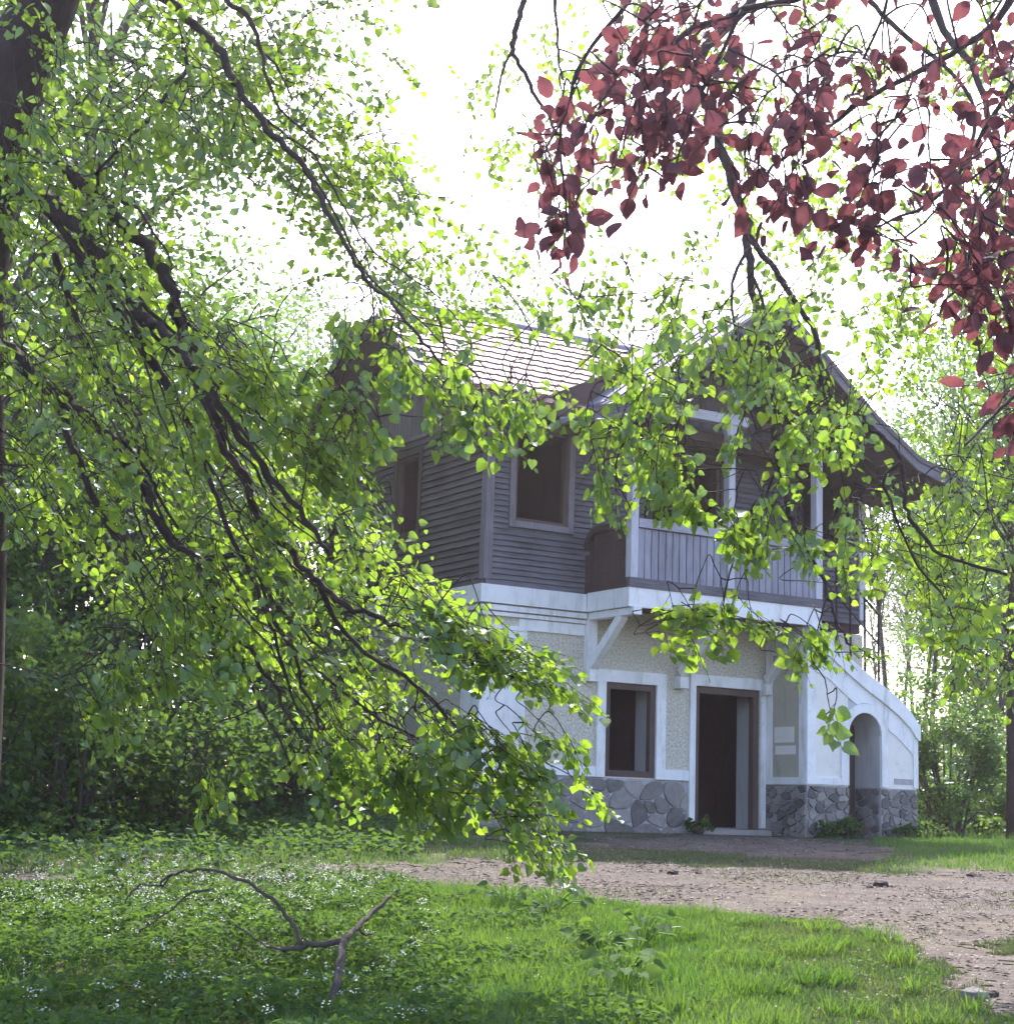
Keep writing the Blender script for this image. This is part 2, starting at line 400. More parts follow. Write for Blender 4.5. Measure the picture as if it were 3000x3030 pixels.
MB().box(7.41, 7.53, .12, 5.6, ZB, 6.5).box(.12, 7.41, 5.48, 5.6, ZB, 6.5).build('upper_rear_wall', M['wood_y'], house)

# clapboards, each its own piece
def intervals(u0, u1, z, ops, mg=.0):
    iv = [(u0, u1)]
    for a, b, c, d in ops:
        if c - mg < z < d + mg:
            n = []
            for p, q in iv:
                if b <= p or a >= q: n.append((p, q)); continue
                if a > p: n.append((p, a))
                if b < q: n.append((b, q))
            iv = n
    return [q for q in iv if q[1] - q[0] > .03]
def clap(u0, u1, z0, z1, ops, axis, mat, parent, step=.108):
    z = z0
    while z < z1 - .02:
        zt = min(z + step, z1)
        for a, b in intervals(u0, u1, (z + zt) / 2, ops):
            cuts = [a]
            if b - a > 3.6: cuts.append(a + (b - a) * random.uniform(.35, .65))
            cuts.append(b)
            for p, q in zip(cuts[:-1], cuts[1:]):
                j = random.uniform(0, .005); e = random.uniform(0, .004)
                pr = [(-.006, z + .010), (-.040 - j, z + .008), (-.038 - j, z + .020), (-.010, zt - .004 + e), (-.002, zt - .003)]
                f = (lambda u, t, zz: (u, t, zz)) if axis == 'x' else (lambda u, t, zz: (t, u, zz))
                MB().prism([f(p + .002, t, zz) for t, zz in pr], (q - p - .004, 0, 0) if axis == 'x' else (0, q - p - .004, 0)).build('board', mat, parent)
        z += step
upw = empty('front_cladding', parent=None) if False else None
fc = MB().box(.0, 7.53, -.034, -.004, ZB - .03, ZB + .05).build('front_cladding', M['wood_x'], house)
clap(.10, 7.43, ZB + .055, 6.18, [(.36, 1.54, 4.47, 6.20), (2.88, 4.52, 3.6, 6.08), (6.05, 7.05, 4.85, 6.16)], 'x', M['wood_x'], fc, .086)
scd = MB().box(-.034, -.004, .0, 5.6, ZB - .03, ZB + .05).build('side_cladding', M['wood_y'], house)
clap(.10, 5.52, ZB + .055, 6.18, [(2.04, 3.02, 4.50, 6.04)], 'y', M['wood_y'], scd)
MB().box(-.045, .098, -.045, -.004, ZB + .05, 6.45).box(-.045, -.004, -.003, .098, ZB + .05, 6.45).build('corner_board', M['wood_z'], house)
MB().box(7.432, 7.575, -.045, -.004, ZB + .05, 6.3).build('corner_board', M['post'], house)
MB().box(-.045, -.004, 5.52, 5.62, ZB + .05, 6.45).build('corner_board', M['wood_z'], house)

def zmain(Y):
    d = abs(Y - 2.8); return 8.57 - d * (1.75 / 2.1) if d < 2.1 else 6.82 - (d - 2.1) * (.52 / 1.4)
GP = [(0, 8.12), (2.0, 6.57), (2.9, 6.02), (4.0, 5.74)]
def zgab(X):
    d = abs(X - 3.75)
    for (a, za), (b, zb) in zip(GP[:-1], GP[1:]):
        if d <= b: return za + (zb - za) * (d - a) / (b - a)
    return 5.7
# gable boards
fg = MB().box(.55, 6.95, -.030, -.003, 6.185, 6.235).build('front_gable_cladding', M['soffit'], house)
x = .7
while x < 6.85:
    a, b = x + .003, min(x + .13, 6.85) - .003
    za, zb = zgab(a) - .12, zgab(b) - .12
    za = min(za, 8.2); zb = min(zb, 8.2)
    if min(za, zb) > 6.30:
        j = random.uniform(.018, .026)
        MB().prism([(a, -j, 6.24), (b, -j, 6.24), (b, -j, zb), (a, -j, za)], (0, j - .002, 0)).build('board', M['wood_z'], fg)
    x += .13
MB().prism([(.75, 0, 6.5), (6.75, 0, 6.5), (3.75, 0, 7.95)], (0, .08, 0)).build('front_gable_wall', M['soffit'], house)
sg = MB().box(-.036, -.003, .0, 5.6, 6.185, 6.235).build('side_gable_cladding', M['wood_z'], house)
y = .10
while y < 5.5:
    a, b = y + .003, y + .117; za, zb = zmain(a) - .13, zmain(b) - .13
    za = min(za, 8.02); zb = min(zb, 8.02); j = random.uniform(.018, .028)
    if min(za, zb) > 6.30:
        MB().prism([(-j, a, 6.24), (-j, b, 6.24), (-j, b, zb), (-j, a, za)], (j - .002, 0, 0)).build('board', M['wood_z'], sg)
    y += .12
MB().prism([(0, .1, 6.5), (0, 5.5, 6.5), (0, 3.5, 7.85), (0, 2.1, 7.85)], (.08, 0, 0)).build('side_gable_wall', M['wood_z'], house)

# windows and doors: casing + frame
def opening(name, op, axis, t_out, cas, dep, mat_c, mat_f, t_in=.10, bottom=True, casing=True, fw=.055):
    u0, u1, z0, z1 = op; e = empty(name); e.parent = house
    f = (lambda b, a, c, t0, t1, p, q: b.box(a, c, t0, t1, p, q)) if axis == 'x' else (lambda b, a, c, t0, t1, p, q: b.box(t0, t1, a, c, p, q))
    if casing:
        b = MB(); zb = z0 - (cas if bottom else 0)
        f(b, u0 - cas, u0 - .001, t_out, -.002, zb, z1); f(b, u1 + .001, u1 + cas, t_out, -.002, zb, z1)
        f(b, u0 - cas, u1 + cas, t_out, -.002, z1 + .001, z1 + cas)
        b.build('casing', mat_c, e)
        if bottom:
            b = MB(); f(b, u0, u1, t_out - .015, .05, zb, z0 - .002); b.build('sill', mat_c, e)
    b = MB()
    f(b, u0 + .001, u0 + fw, t_in, t_in + dep, z0 + .001, z1 - .001); f(b, u1 - fw, u1 - .001, t_in, t_in + dep, z0 + .001, z1 - .001)
    f(b, u0 + fw, u1 - fw, t_in + .002, t_in + dep - .002, z1 - fw, z1 - .001)
    if bottom: f(b, u0 + fw, u1 - fw, t_in + .002, t_in + dep - .002, z0 + .001, z0 + fw)
    b.build('frame', mat_f, e); return e
opening('window', W1, 'x', -.055, .10, .09, M['wood_z'], M['brown'], 0.0)
opening('doorway', W2, 'x', -.05, .10, .09, M['soffit'], M['brown'], 0.0, False)
opening('window', W3, 'x', -.05, .09, .09, M['soffit'], M['brown'], 0.0)
opening('window', WS, 'y', -.055, .09, .09, M['brown'], M['brown'], 0.0)
opening('window', W_LOW, 'x', 0, 0, .10, M['brown'], M['brown'], -.005, True, False, .10)
opening('doorway', DOOR, 'x', 0, 0, .12, M['brown'], M['brown'], .02, False, False, .11)
# grey plaster reveals of the thick lower wall
MB().box(W_LOW[0] + .001, W_LOW[0] + .02, .11, .5, .84, 2.28).box(W_LOW[1] - .02, W_LOW[1] - .001, .11, .5, .84, 2.28).build('reveal', M['reveal'], house)
MB().box(DOOR[0] + .001, DOOR[0] + .02, .15, .5, .1, 2.33).box(DOOR[1] - .02, DOOR[1] - .001, .15, .56, .1, 2.33).build('reveal', M['reveal'], house)
MB().box(3.90, 5.34, -.25, .5, -.10, .09).build('threshold', M['stone'], house)

# white plaster trim, proud of the cream pebbledash
def trim(name, x0, x1, z0, z1, pr, mat=None, parent=house):
    return MB().box(x0, x1, -pr, -.001, z0, z1).build(name, mat or M['white'], parent)
MB().box(-.05, .61, -.05, -.001, .825, 3.0).box(-.05, -.001, 0, .5, .825, 3.0).build('corner_pilaster', M['white'], house)
MB().box(-.05, -.001, .5, 5.6, .825, 1.0).box(-.05, -.001, .5, 5.6, 2.95, 3.0).box(-.05, -.001, 4.9, 5.6, 1.0, 2.95).build('side_trim', M['white'], house)
trim('panel_border', .612, .76, .98, 2.95, .035); trim('panel_border', .612, 1.80, 2.952, 3.119, .035); trim('panel_border', .612, 2.058, .825, .978, .035)
MB().box(-.06, 1.80, -.06, -.001, 3.135, 3.190).box(-.06, -.001, 0, 5.6, 3.135, 3.190).build('cornice', M['white'], house)
MB().box(-.085, 1.80, -.085, -.001, 3.212, 3.290).box(-.085, -.001, 0, 5.6, 3.212, 3.290).build('cornice', M['white'], house)
MB().box(-.11, 1.765, -.11, -.001, 3.315, 3.585).box(-.11, -.001, 0, 5.6, 3.315, 3.585).build('cornice', M['whitewood'], house)
for nm, b in (('window_surround', [(2.06, 2.218, .825, 2.47), (3.182, 3.36, .825, 2.47), (2.218, 3.182, 2.282, 2.47)]), ('door_surround', [(3.84, 3.949, .12, 2.51), (5.281, 5.385, .12, 2.51), (3.949, 5.281, 2.332, 2.51)])):
    q = MB()
    for x0, x1, z0, z1 in b: q.box(x0, x1, -.045, -.001, z0, z1)
    q.build(nm, M['white'], house)
trim('plinth_band', 3.362, 3.838, .825, .985, .035)

# stones of the plinth
def clip(poly, nx, ny, c):
    out = []
    for i in range(len(poly)):
        p, q = poly[i], poly[(i + 1) % len(poly)]
        dp, dq = nx * p[0] + ny * p[1] - c, nx * q[0] + ny * q[1] - c
        if dp <= 0: out.append(p)
        if dp * dq < 0:
            t = dp / (dp - dq); out.append((p[0] + t * (q[0] - p[0]), p[1] + t * (q[1] - p[1])))
    return out
def stones(u0, u1, z0, z1, cu, cz, pos, mat, parent, proud=.035, skip=None, seed=1):
    rr = random.Random(seed); pts = []
    nz = max(1, round((z1 - z0) / cz))
    for k in range(nz):
        nu = max(1, round((u1 - u0) / cu)); off = .5 * (k % 2)
        for i in range(-1, nu + 1):
            pts.append((u0 + (i + .5 + off + rr.uniform(-.46, .46)) * cu, z0 + (k + .5 + rr.uniform(-.40, .40)) * (z1 - z0) / nz))
    for i, (a, b) in enumerate(pts):
        pol = [(u0, z0), (u1, z0), (u1, z1), (u0, z1)]
        for j, (c, d) in enumerate(pts):
            if i == j or abs(c - a) > 3 * cu: continue
            nx, ny = (c - a), (d - b) * 1.5
            mx, my = (a + c) / 2, (b + d) / 2
            pol = clip(pol, nx, ny, nx * mx + ny * my)
            if len(pol) < 3: break
        if len(pol) < 3: continue
        cut = []
        for k_ in range(len(pol)):
            p0_, p1_, p2_ = pol[k_ - 1], pol[k_], pol[(k_ + 1) % len(pol)]; f1, f2 = rr.uniform(.10, .30), rr.uniform(.10, .30)
            cut += [(p1_[0] + (p0_[0] - p1_[0]) * f1, p1_[1] + (p0_[1] - p1_[1]) * f1), (p1_[0] + (p2_[0] - p1_[0]) * f2, p1_[1] + (p2_[1] - p1_[1]) * f2)]
        pol = cut
        g = (sum(p[0] for p in pol) / len(pol), sum(p[1] for p in pol) / len(pol))
        if skip and skip(*g): continue
        ar = abs(sum(pol[k][0] * pol[(k + 1) % len(pol)][1] - pol[(k + 1) % len(pol)][0] * pol[k][1] for k in range(len(pol)))) / 2
        if ar < .15 * cu * cz: continue
        def shr(m):
            o = []
            for p in pol:
                dx, dy = g[0] - p[0], g[1] - p[1]; L = math.hypot(dx, dy) + 1e-6; t = min(m / L, .6); o.append((p[0] + dx * t, p[1] + dy * t))
            return o
        A, B = shr(.006), shr(.017); b = MB(); k = len(pol); pr_ = proud * rr.uniform(.6, 1.15)
        tilt = (rr.uniform(-.04, .04), rr.uniform(-.04, .04))
        b.v = [pos(p[0], p[1], 0.0) for p in A] + [pos(p[0], p[1], pr_ + tilt[0] * (p[0] - g[0]) + tilt[1] * (p[1] - g[1])) for p in B]
        b.f = [tuple(range(k, 2 * k))] + [(n, (n + 1) % k, k + (n + 1) % k, k + n) for n in range(k)]
        b.build('stone', mat, parent)
stones(0, 3.84, -.12, .80, .40, .235, lambda u, z, t: (u, -.004 - t, z), M['stone'], pl, .022, seed=4)
spl = MB().box(-.001 - .03, -.001, 0, 5.6, -.3, .80).build('side_plinth', M['mortar'], house)
stones(.0, 5.6, -.12, .80, .42, .24, lambda u, z, t: (-.035 - t, u, z), M['stone'], spl, .05, seed=9)

# ---- roofs
rf = MB(); th = (0, 0, -.10)
for sgn in (-1, 1):
    yy = lambda d: 2.8 + sgn * d
    rf.prism([(.1, yy(0), 8.57), (7.43, yy(0), 8.57), (8.33, yy(.54), 8.12), (8.33, yy(2.1), 6.82), (-.8, yy(2.1), 6.82), (-.8, yy(.54), 8.12)], th)
    rf.prism([(-.8, yy(2.1), 6.82), (8.33, yy(2.1), 6.82), (8.33, yy(3.5), 6.30), (-.8, yy(3.5), 6.30)], th)
for xa, xb in ((-.8, .1), (8.33, 7.43)):
    rf.prism([(xa, 2.26, 8.12), (xa, 3.34, 8.12), (xb, 2.8, 8.57)], th)
roof = rf.build('main_roof', M['sheet'], house)
MB().prism([(-.78, -.68, 6.185), (8.3, -.68, 6.185), (8.3, .7, 6.70), (-.78, .7, 6.70)], (0, 0, -.02)).prism([(-.78, .7, 6.70), (0, .7, 6.70), (0, 2.25, 8.0), (-.78, 2.25, 8.0)], (0, 0, -.02)).prism([(-.78, 4.9, 6.70), (0, 4.9, 6.70), (0, 3.35, 8.0), (-.78, 3.35, 8.0)], (0, 0, -.02)).build('soffit', M['soffit'], house)
# verge boards of the side gable
for sgn in (-1, 1):
    yy = lambda d: 2.8 + sgn * d
    MB().prism([(-.82, yy(.5), 8.17), (-.82, yy(2.1), 6.84), (-.82, yy(3.52), 6.32), (-.82, yy(3.52), 6.14), (-.82, yy(2.1), 6.63), (-.82, yy(.5), 7.96)], (-.04, 0, 0)).build('verge_board', M['wood_y'], house)
MB().box(-.86, -.80, 2.3, 3.3, 7.98, 8.14).build('verge_board', M['wood_y'], house)
MB().box(-.82, 8.35, -.745, -.705, 6.13, 6.29).build('eaves_board', M['brown'], house)
# tiles
def tile_mesh():
    # a slate: x across, y up the slope; three small chamfers at the lower edge
    w_, l_ = .146, .30
    top = [(-w_, 0.02, .030), (-w_ * .55, -.012, .030), (w_ * .55, -.012, .030), (w_, 0.02, .030), (w_, l_, .004), (-w_, l_, .004)]
    v = top + [(a, b, 0) for a, b, _ in top]; n = 6
    f = [tuple(range(n))] + [(n + i, n + (i + 1) % n, (i + 1) % n, i) for i in (0, 1, 2, 3, 5)]
    me = bpy.data.meshes.new('tile'); me.from_pydata(v, [], f); me.materials.append(M['tile']); return me
tm = tile_mesh(); tiles = []
def lay(y0, z0, y1, z1):
    L = math.hypot(y1 - y0, z1 - z0); n = int(L / .225); u = np.array([0, (y1 - y0) / L, (z1 - z0) / L]); nn = np.array([0, -u[2], u[1]])
    for r_ in range(n + 1):
        s = r_ * .225; off = .15 * (r_ % 2)
        xx = -.80 + .15 + off
        while xx < 8.3:
            p = np.array([xx, y0, z0]) + u * s
            lim = .9 * max(0, (p[2] - 8.12) / .45)
            if p[0] > -.8 + lim and p[0] < 8.33 - lim and not (abs(xx - 3.75) < 4.2 and zgab(xx) > p[2] + .02):
                tiles.append((p + nn * .004, u, nn))
            xx += .30
lay(-.70, 6.30, .70, 6.82); lay(.70, 6.82, 2.78, 8.555)
tiles.sort(key=lambda q: q[0][0] + q[0][1] * .3)
for i, (p, u, nn) in enumerate(tiles[:300]):
    a = random.uniform(-.02, .02)
    mt = Matrix(((math.cos(a), u[0], nn[0], p[0]), (math.sin(a) * u[1], u[1], nn[1], p[1]), (math.sin(a) * u[2], u[2], nn[2], p[2]), (0, 0, 0, 1)))
    o = link('tile', tm, None, roof); o.matrix_local = mt
if len(tiles) > 300:
    b = MB(); tv = [np.array(v.co) for v in tm.vertices]; tf = [tuple(q.vertices) for q in tm.polygons]
    for p, u, nn in tiles[300:]:
        n = len(b.v); b.v += [tuple(p + np.array([1, 0, 0]) * v[0] + u * v[1] + nn * v[2]) for v in tv]; b.f += [tuple(n + k for k in q) for q in tf]
    b.build('tiles', M['tile'], roof, kind='stuff')
MB().tube([(.05, 2.8, 8.57), (7.45, 2.8, 8.57)], [.07, .07], 8).build('ridge_cap', M['sheet'], house)
g_ = MB(); gs = MB()
for sgn in (-1, 1):
    for k, ((a, za), (b, zb)) in enumerate(zip(GP[:-1], GP[1:])):
        if sgn < 0 and b == 4.0: b, zb = 3.45, 5.88
        ye = 2.25 if k == 0 else (-1.3 if sgn < 0 and k == 2 else (-.8 if sgn < 0 else -.05))
        g_.prism([(3.75 + sgn * a, -2.2, za), (3.75 + sgn * b, -2.2, zb), (3.75 + sgn * b, ye if k else .3, zb), (3.75 + sgn * a, ye, za)], (0, 0, -.07))
        gs.prism([(3.75 + sgn * (a + .01), -2.18, za - .078), (3.75 + sgn * b, -2.18, zb - .078), (3.75 + sgn * b, min(ye, -.06), zb - .078), (3.75 + sgn * (a + .01), min(ye, -.06), za - .078)], (0, 0, -.02))
groof = g_.build('gable_roof', M['sheet'], house)
gs.build('gable_soffit', M['soffit'], house)
for sgn in (-1, 1):
    pts = [(3.75 + sgn * d, z) for d, z in GP]
    if sgn < 0: pts[-1] = (3.75 - 3.45, 5.88)
    MB().prism([(x_, -2.205, z + .03) for x_, z in pts] + [(x_, -2.205, z - .17) for x_, z in pts[::-1]], (0, -.035, 0)).build('bargeboard', M['wood_x'], groof)
    MB().prism([(x_, -2.245, z + .055) for x_, z in pts] + [(x_, -2.245, z - .03) for x_, z in pts[::-1]], (0, -.02, 0)).build('verge_strip', M['wood_y'], groof)
    for d in (1.0, 2.2, 3.2):
        MB().box(3.75 + sgn * d - .06, 3.75 + sgn * d + .06, -2.17, -1.35 if sgn < 0 and d > 3 else -.03, zgab(3.75 + d) - .26, zgab(3.75 + d) - .115).build('purlin', M['soffit'], groof)
    # standing seams of the sheet roof
    for yy_ in np.arange(-2.0, .3, .5):
        for k, ((a, za), (b, zb)) in enumerate(zip(GP[:-1], GP[1:])):
            if sgn < 0 and b == 4.0: b, zb = 3.45, 5.88
            if k and yy_ > (-1.35 if sgn < 0 and k == 2 else (-.85 if sgn < 0 else -.1)): continue
            MB().beam((3.75 + sgn * a, yy_, za + .01), (3.75 + sgn * b, yy_, zb + .01), .03, .03).build('seam', M['sheet'], groof)
MB().box(3.69, 3.81, -2.17, -.03, 7.82, 7.98).build('purlin', M['soffit'], groof)

# ---- balcony
bal = empty('balcony'); bal.parent = house
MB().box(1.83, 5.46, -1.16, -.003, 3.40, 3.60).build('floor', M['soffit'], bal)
MB().box(1.77, 5.52, -1.22, -1.165, 3.315, 3.605).box(1.77, 1.825, -1.163, -.115, 3.315, 3.605).build('fascia', M['whitewood'], bal)
MB().box(1.76, 5.53, -1.24, -1.16, 3.608, 3.75).build('bottom_rail', M['wood_x'], bal)
MB().box(1.76, 1.84, -1.158, -.05, 3.608, 3.75).build('bottom_rail', M['soffit'], bal)
for a, b in ((1.915, 3.615), (3.745, 5.395)):
    MB().box(a, b, -1.25, -1.11, 4.515, 4.65).build('handrail', M['bal_x'], bal)
    MB().box(a, b, -1.195, -1.16, 4.46, 4.513).build('under_rail', M['wood_x'], bal)
    n = round((b - a) / .126); wdt = (b - a) / n
    for k in range(n):
        j = random.uniform(0, .008)
        MB().box(a + k * wdt + .009, a + (k + 1) * wdt - .009, -1.205 - j, -1.18, 3.752, 4.50).build('board', M['bal_z'], bal)
for k in range(9):  # left side boards toned darker than the front, shadow put into the colour
    y1 = -1.09 + k * .118; zt = 4.50 if k < 7 else 4.50 - .10 * (k - 6) ** 1.6
    MB().box(1.775, 1.80, y1, y1 + .112, 3.752, zt).build('board', M['soffit'], bal)
MB().prism([(1.74, -1.09, 4.51), (1.74, -.32, 4.51), (1.74, -.14, 4.43), (1.74, -.05, 4.28), (1.74, -.05, 4.38), (1.74, -.12, 4.53), (1.74, -.30, 4.62), (1.74, -1.09, 4.62)], (.11, 0, 0)).build('handrail', M['soffit'], bal)
for k in range(9): MB().box(5.48, 5.505, -1.09 + k * .118, -1.09 + k * .118 + .112, 3.752, 4.50).build('board', M['wood_z'], bal)
for x0, x1 in ((1.785, 1.91), (3.62, 3.74), (5.40, 5.53)):
    MB().box(x0, x1, -1.235, -1.10, 3.752, 6.33 if x0 < 5 else 6.40).build('post', M['post'], bal)
MB().box(1.45, 4.0, -1.24, -1.10, 6.335, 6.49).build('tie_beam', M['beam'], bal)
MB().prism([(3.55, -1.22, 6.33), (3.62, -1.22, 6.10), (3.74, -1.22, 6.10), (3.81, -1.22, 6.33)], (0, .10, 0)).build('capital', M['post'], bal)
MB().box(3.66, 3.82, -1.235, -1.11, 6.492, 7.75).build('king_post', M['post'], bal)
MB().box(4.3, 6.9, -1.2, -1.10, 6.35, 6.47).build('tie_beam', M['soffit'], bal)
for X in (1.90, 3.62, 5.36):
    br = empty('bracket'); br.parent = house
    MB().box(X - .075, X + .075, -1.27, -.03, 3.20, 3.305).build('bearer', M['whitewood'], br)
    MB().beam((X, -.90, 3.215), (X, -.10, 2.50), .12, .13).build('strut', M['whitewood'], br)
    if X < 3: MB().box(X - .09, X + .085, -.10, -.002, 2.44, 3.20).build('wall_post', M['whitewood'], br)
    MB().box(X - .085, X + .085, -.17, -.003, 2.26, 2.438).build('corbel', M['white'], br)

# ---- stair annex on the right of the front
an = empty('stair_annex'); an.parent = house
top_pts = [(5.42, 3.24), (5.60, 3.24), (5.88, 3.13), (6.27, 2.87), (6.68, 2.63), (7.0, 2.47), (7.35, 2.27), (7.62, 2.07), (7.78, 1.88)]
tx = [p[0] for p in top_pts]; tz = [p[1] for p in top_pts]
ftop = lambda x_: float(np.interp(x_, tx, tz))
AX0, AX1, ASP = 6.28, 6.99, 1.66
def farch(x_):
    c = (AX0 + AX1) / 2; r_ = (AX1 - AX0) / 2; return ASP + math.sqrt(max(r_ * r_ - (x_ - c) ** 2, 0))
def strip(name, x0, x1, lo, hi, y0, y1, mat, parent, brk=()):
    xs = sorted(set([x0, x1] + [q for q in list(np.arange(x0, x1, .045)) + list(brk) if x0 < q < x1])); b = MB()
    for a, c in zip(xs[:-1], xs[1:]):
        la, lc, ha, hc = lo(a + 1e-6), lo(c - 1e-6), hi(a), hi(c)
        for yy_ in (y0, y1): b.poly([(a, yy_, la), (c, yy_, lc), (c, yy_, hc), (a, yy_, ha)])
        b.poly([(a, y0, ha), (c, y0, hc), (c, y1, hc), (a, y1, ha)]); b.poly([(a, y0, la), (c, y0, lc), (c, y1, lc), (a, y1, la)])
    for xx, l0 in ((x0, lo(x0 + 1e-6)), (x1, lo(x1 - 1e-6))):
        b.poly([(xx, y0, l0), (xx, y1, l0), (xx, y1, hi(xx)), (xx, y0, hi(xx))])
    return b.build(name, mat, parent)
lw = .82
strip('wall', 5.42, AX0, lambda x_: lw, ftop, -1.0, -.01, M['flaky'], an)
strip('wall', AX0, AX1, farch, ftop, -1.0, -.40, M['reveal'], an)
strip('wall', AX1, 7.78, lambda x_: lw, ftop, -1.0, -.01, M['flaky'], an)
MB().box(AX1 - .012, AX1 + .003, -.985, -.41, lw, ASP).build('jamb', M['reveal'], an)
ap = MB().box(5.42, AX0, -1.0, -.01, -.3, lw - .003).box(AX1, 7.78, -1.0, -.01, -.3, lw - .003).build('stone_plinth', M['mortar'], an)
stones(5.42, AX0, -.12, .81, .25, .10, lambda u, z, t: (u, -1.003 - t, z), M['rubble'], ap, .035, seed=2)
stones(AX1, 7.78, -.12, .81, .25, .10, lambda u, z, t: (u, -1.003 - t, z), M['rubble'], ap, .03, seed=5)
stones(-1.0, -.01, -.12, .81, .25, .10, lambda u, z, t: (5.417 - t, u, z), M['rubble'], ap, .03, seed=6)
stones(-.97, -.41, -.12, .81, .25, .10, lambda u, z, t: (AX1 - .003 - t, u, z), M['rubble'], ap, .02, seed=8)
MB().box(AX0 + .002, AX1 - .002, -.39, -.33, -.1, 2.1).build('dark_backing', M['brown'], an)  # dark panel added behind the arch, stands in for the unlit passage
# white bands
strip('band', 5.40, 5.58, lambda x_: lw + .02, lambda x_: ftop(x_) - .27, -1.028, -1.001, M['white'], an)
strip('band', 5.582, 6.12, lambda x_: lw + .02, lambda x_: .945, -1.026, -1.001, M['white'], an)
strip('band', 6.12, AX0 - .0, lambda x_: lw + .02, lambda x_: ASP, -1.030, -1.001, M['white'], an)
strip('band', AX1, AX1 + .13, lambda x_: lw + .02, lambda x_: ASP, -1.030, -1.001, M['white'], an)
strip('band', 7.70, 7.80, lambda x_: lw + .02, lambda x_: ftop(min(x_, 7.78)) - .27, -1.024, -1.001, M['white'], an)
c0, r0_, r1_ = (AX0 + AX1) / 2, (AX1 - AX0) / 2, (AX1 - AX0) / 2 + .145
ab = MB()
for k in range(18):
    a0, a1 = math.pi * k / 18, math.pi * (k + 1) / 18
    q = [(c0 + r_ * math.cos(a_), -1.03, ASP + .002 + r_ * math.sin(a_)) for r_, a_ in ((r0_, a0), (r1_, a0), (r1_, a1), (r0_, a1))]
    ab.prism(q, (0, .029, 0))
ab.build('arch_band', M['white'], an)
strip('coping', 5.40, 7.83, lambda x_: ftop(min(x_, 7.78)) - .26, lambda x_: ftop(min(x_, 7.78)) + .012, -1.06, -1.001, M['white'], an)
strip('spandrel', 5.584, 7.698, lambda x_: max(farch(x_) + .16 if AX0 - .14 < x_ < AX1 + .14 else 0, ftop(x_) - .62), lambda x_: ftop(x_) - .262, -1.018, -1.001, M['white'], an)
strip('annex_roof', 6.5, 7.9, lambda x_: ftop(min(x_, 7.78)) + .02, lambda x_: ftop(min(x_, 7.78)) + .14, -.80, -.02, M['sheet'], an)
# side face of the annex (towards the door): cream panel in a white border
sf = MB()
for y0, y1, z0, z1 in ((-1.0, -.83, .825, 3.1), (-.17, -.012, .825, 3.1), (-.829, -.171, .825, .94), (-.829, -.171, 2.9, 3.1)): sf.box(5.395, 5.419, y0, y1, z0, z1)
sf.build('side_border', M['white'], an)
MB().box(5.4135, 5.4185, -.828, -.172, .942, 2.898).build('side_panel', M['cream'], an)
MB().box(5.409, 5.4125, -.70, -.22, 1.49, 1.74).box(5.409, 5.4125, -.74, -.24, 1.30, 1.44).build('whitewashed_patch', M['flaky'], an)
MB().box(7.28, 7.69, -1.012, -1.001, .90, .985).build('bare_patch', M['mortar'], an)
rl = empty('railing'); rl.parent = house
def railpt(t): return (6.0 + 1.45 * t, -.5, 4.86 - 1.15 * t)
MB().tube([railpt(0), railpt(1)], [.022, .022], 6).build('handrail', M['iron'], rl)
MB().tube([(railpt(0)[0], -.5, railpt(0)[2] - .5), (railpt(1)[0], -.5, railpt(1)[2] - .5)], [.014, .014], 6).build('mid_rail', M['iron'], rl)
for X in (6.02, 6.49, 6.80, 7.12, 7.43):
    MB().tube([(X, -.5, ftop(X) - .02), (X, -.5, railpt((X - 6) / 1.45)[2])], [.02, .02], 6).build('baluster', M['iron'], rl)

# ------------------------------------------------------------------ foliage tools
def norm(a): return a / (np.linalg.norm(a, axis=-1, keepdims=True) + 1e-9)
def halves(out, mid, tip, fold=.22):
    """two-sided leaf template: outline points on the +x side, folded along the midrib"""
    base = (0, .04, 0); V = [base, (0, mid, 0), (0, tip, -.06)]; T = []
    for sg in (1, -1):
        ids = []
        for x_, y_ in out: ids.append(len(V)); V.append((sg * x_, y_, fold * x_))
        ch = [0] + ids + [2]
        for a, b in zip(ch[:-1], ch[1:]): T.append((1, a, b) if sg > 0 else (1, b, a))
    return np.array(V, float), np.array(T)
LINDEN = halves([(.26, -.03), (.46, .20), (.44, .48), (.22, .80)], .42, 1.05)
BEECH = halves([(.17, .12), (.32, .38), (.30, .62), (.14, .88)], .45, 1.03, .22)
DIAM = (np.array([(0, 0, 0), (.34, .45, .10), (0, 1, 0), (-.34, .45, .10)], float), np.array([(0, 1, 2), (0, 2, 3)]))
BLADE = (np.array([(-.5, 0, 0), (.5, 0, 0), (-.36, .55, .10), (.36, .55, .10), (0, 1, .38)], float), np.array([(0, 1, 3), (0, 3, 2), (2, 3, 4)]))

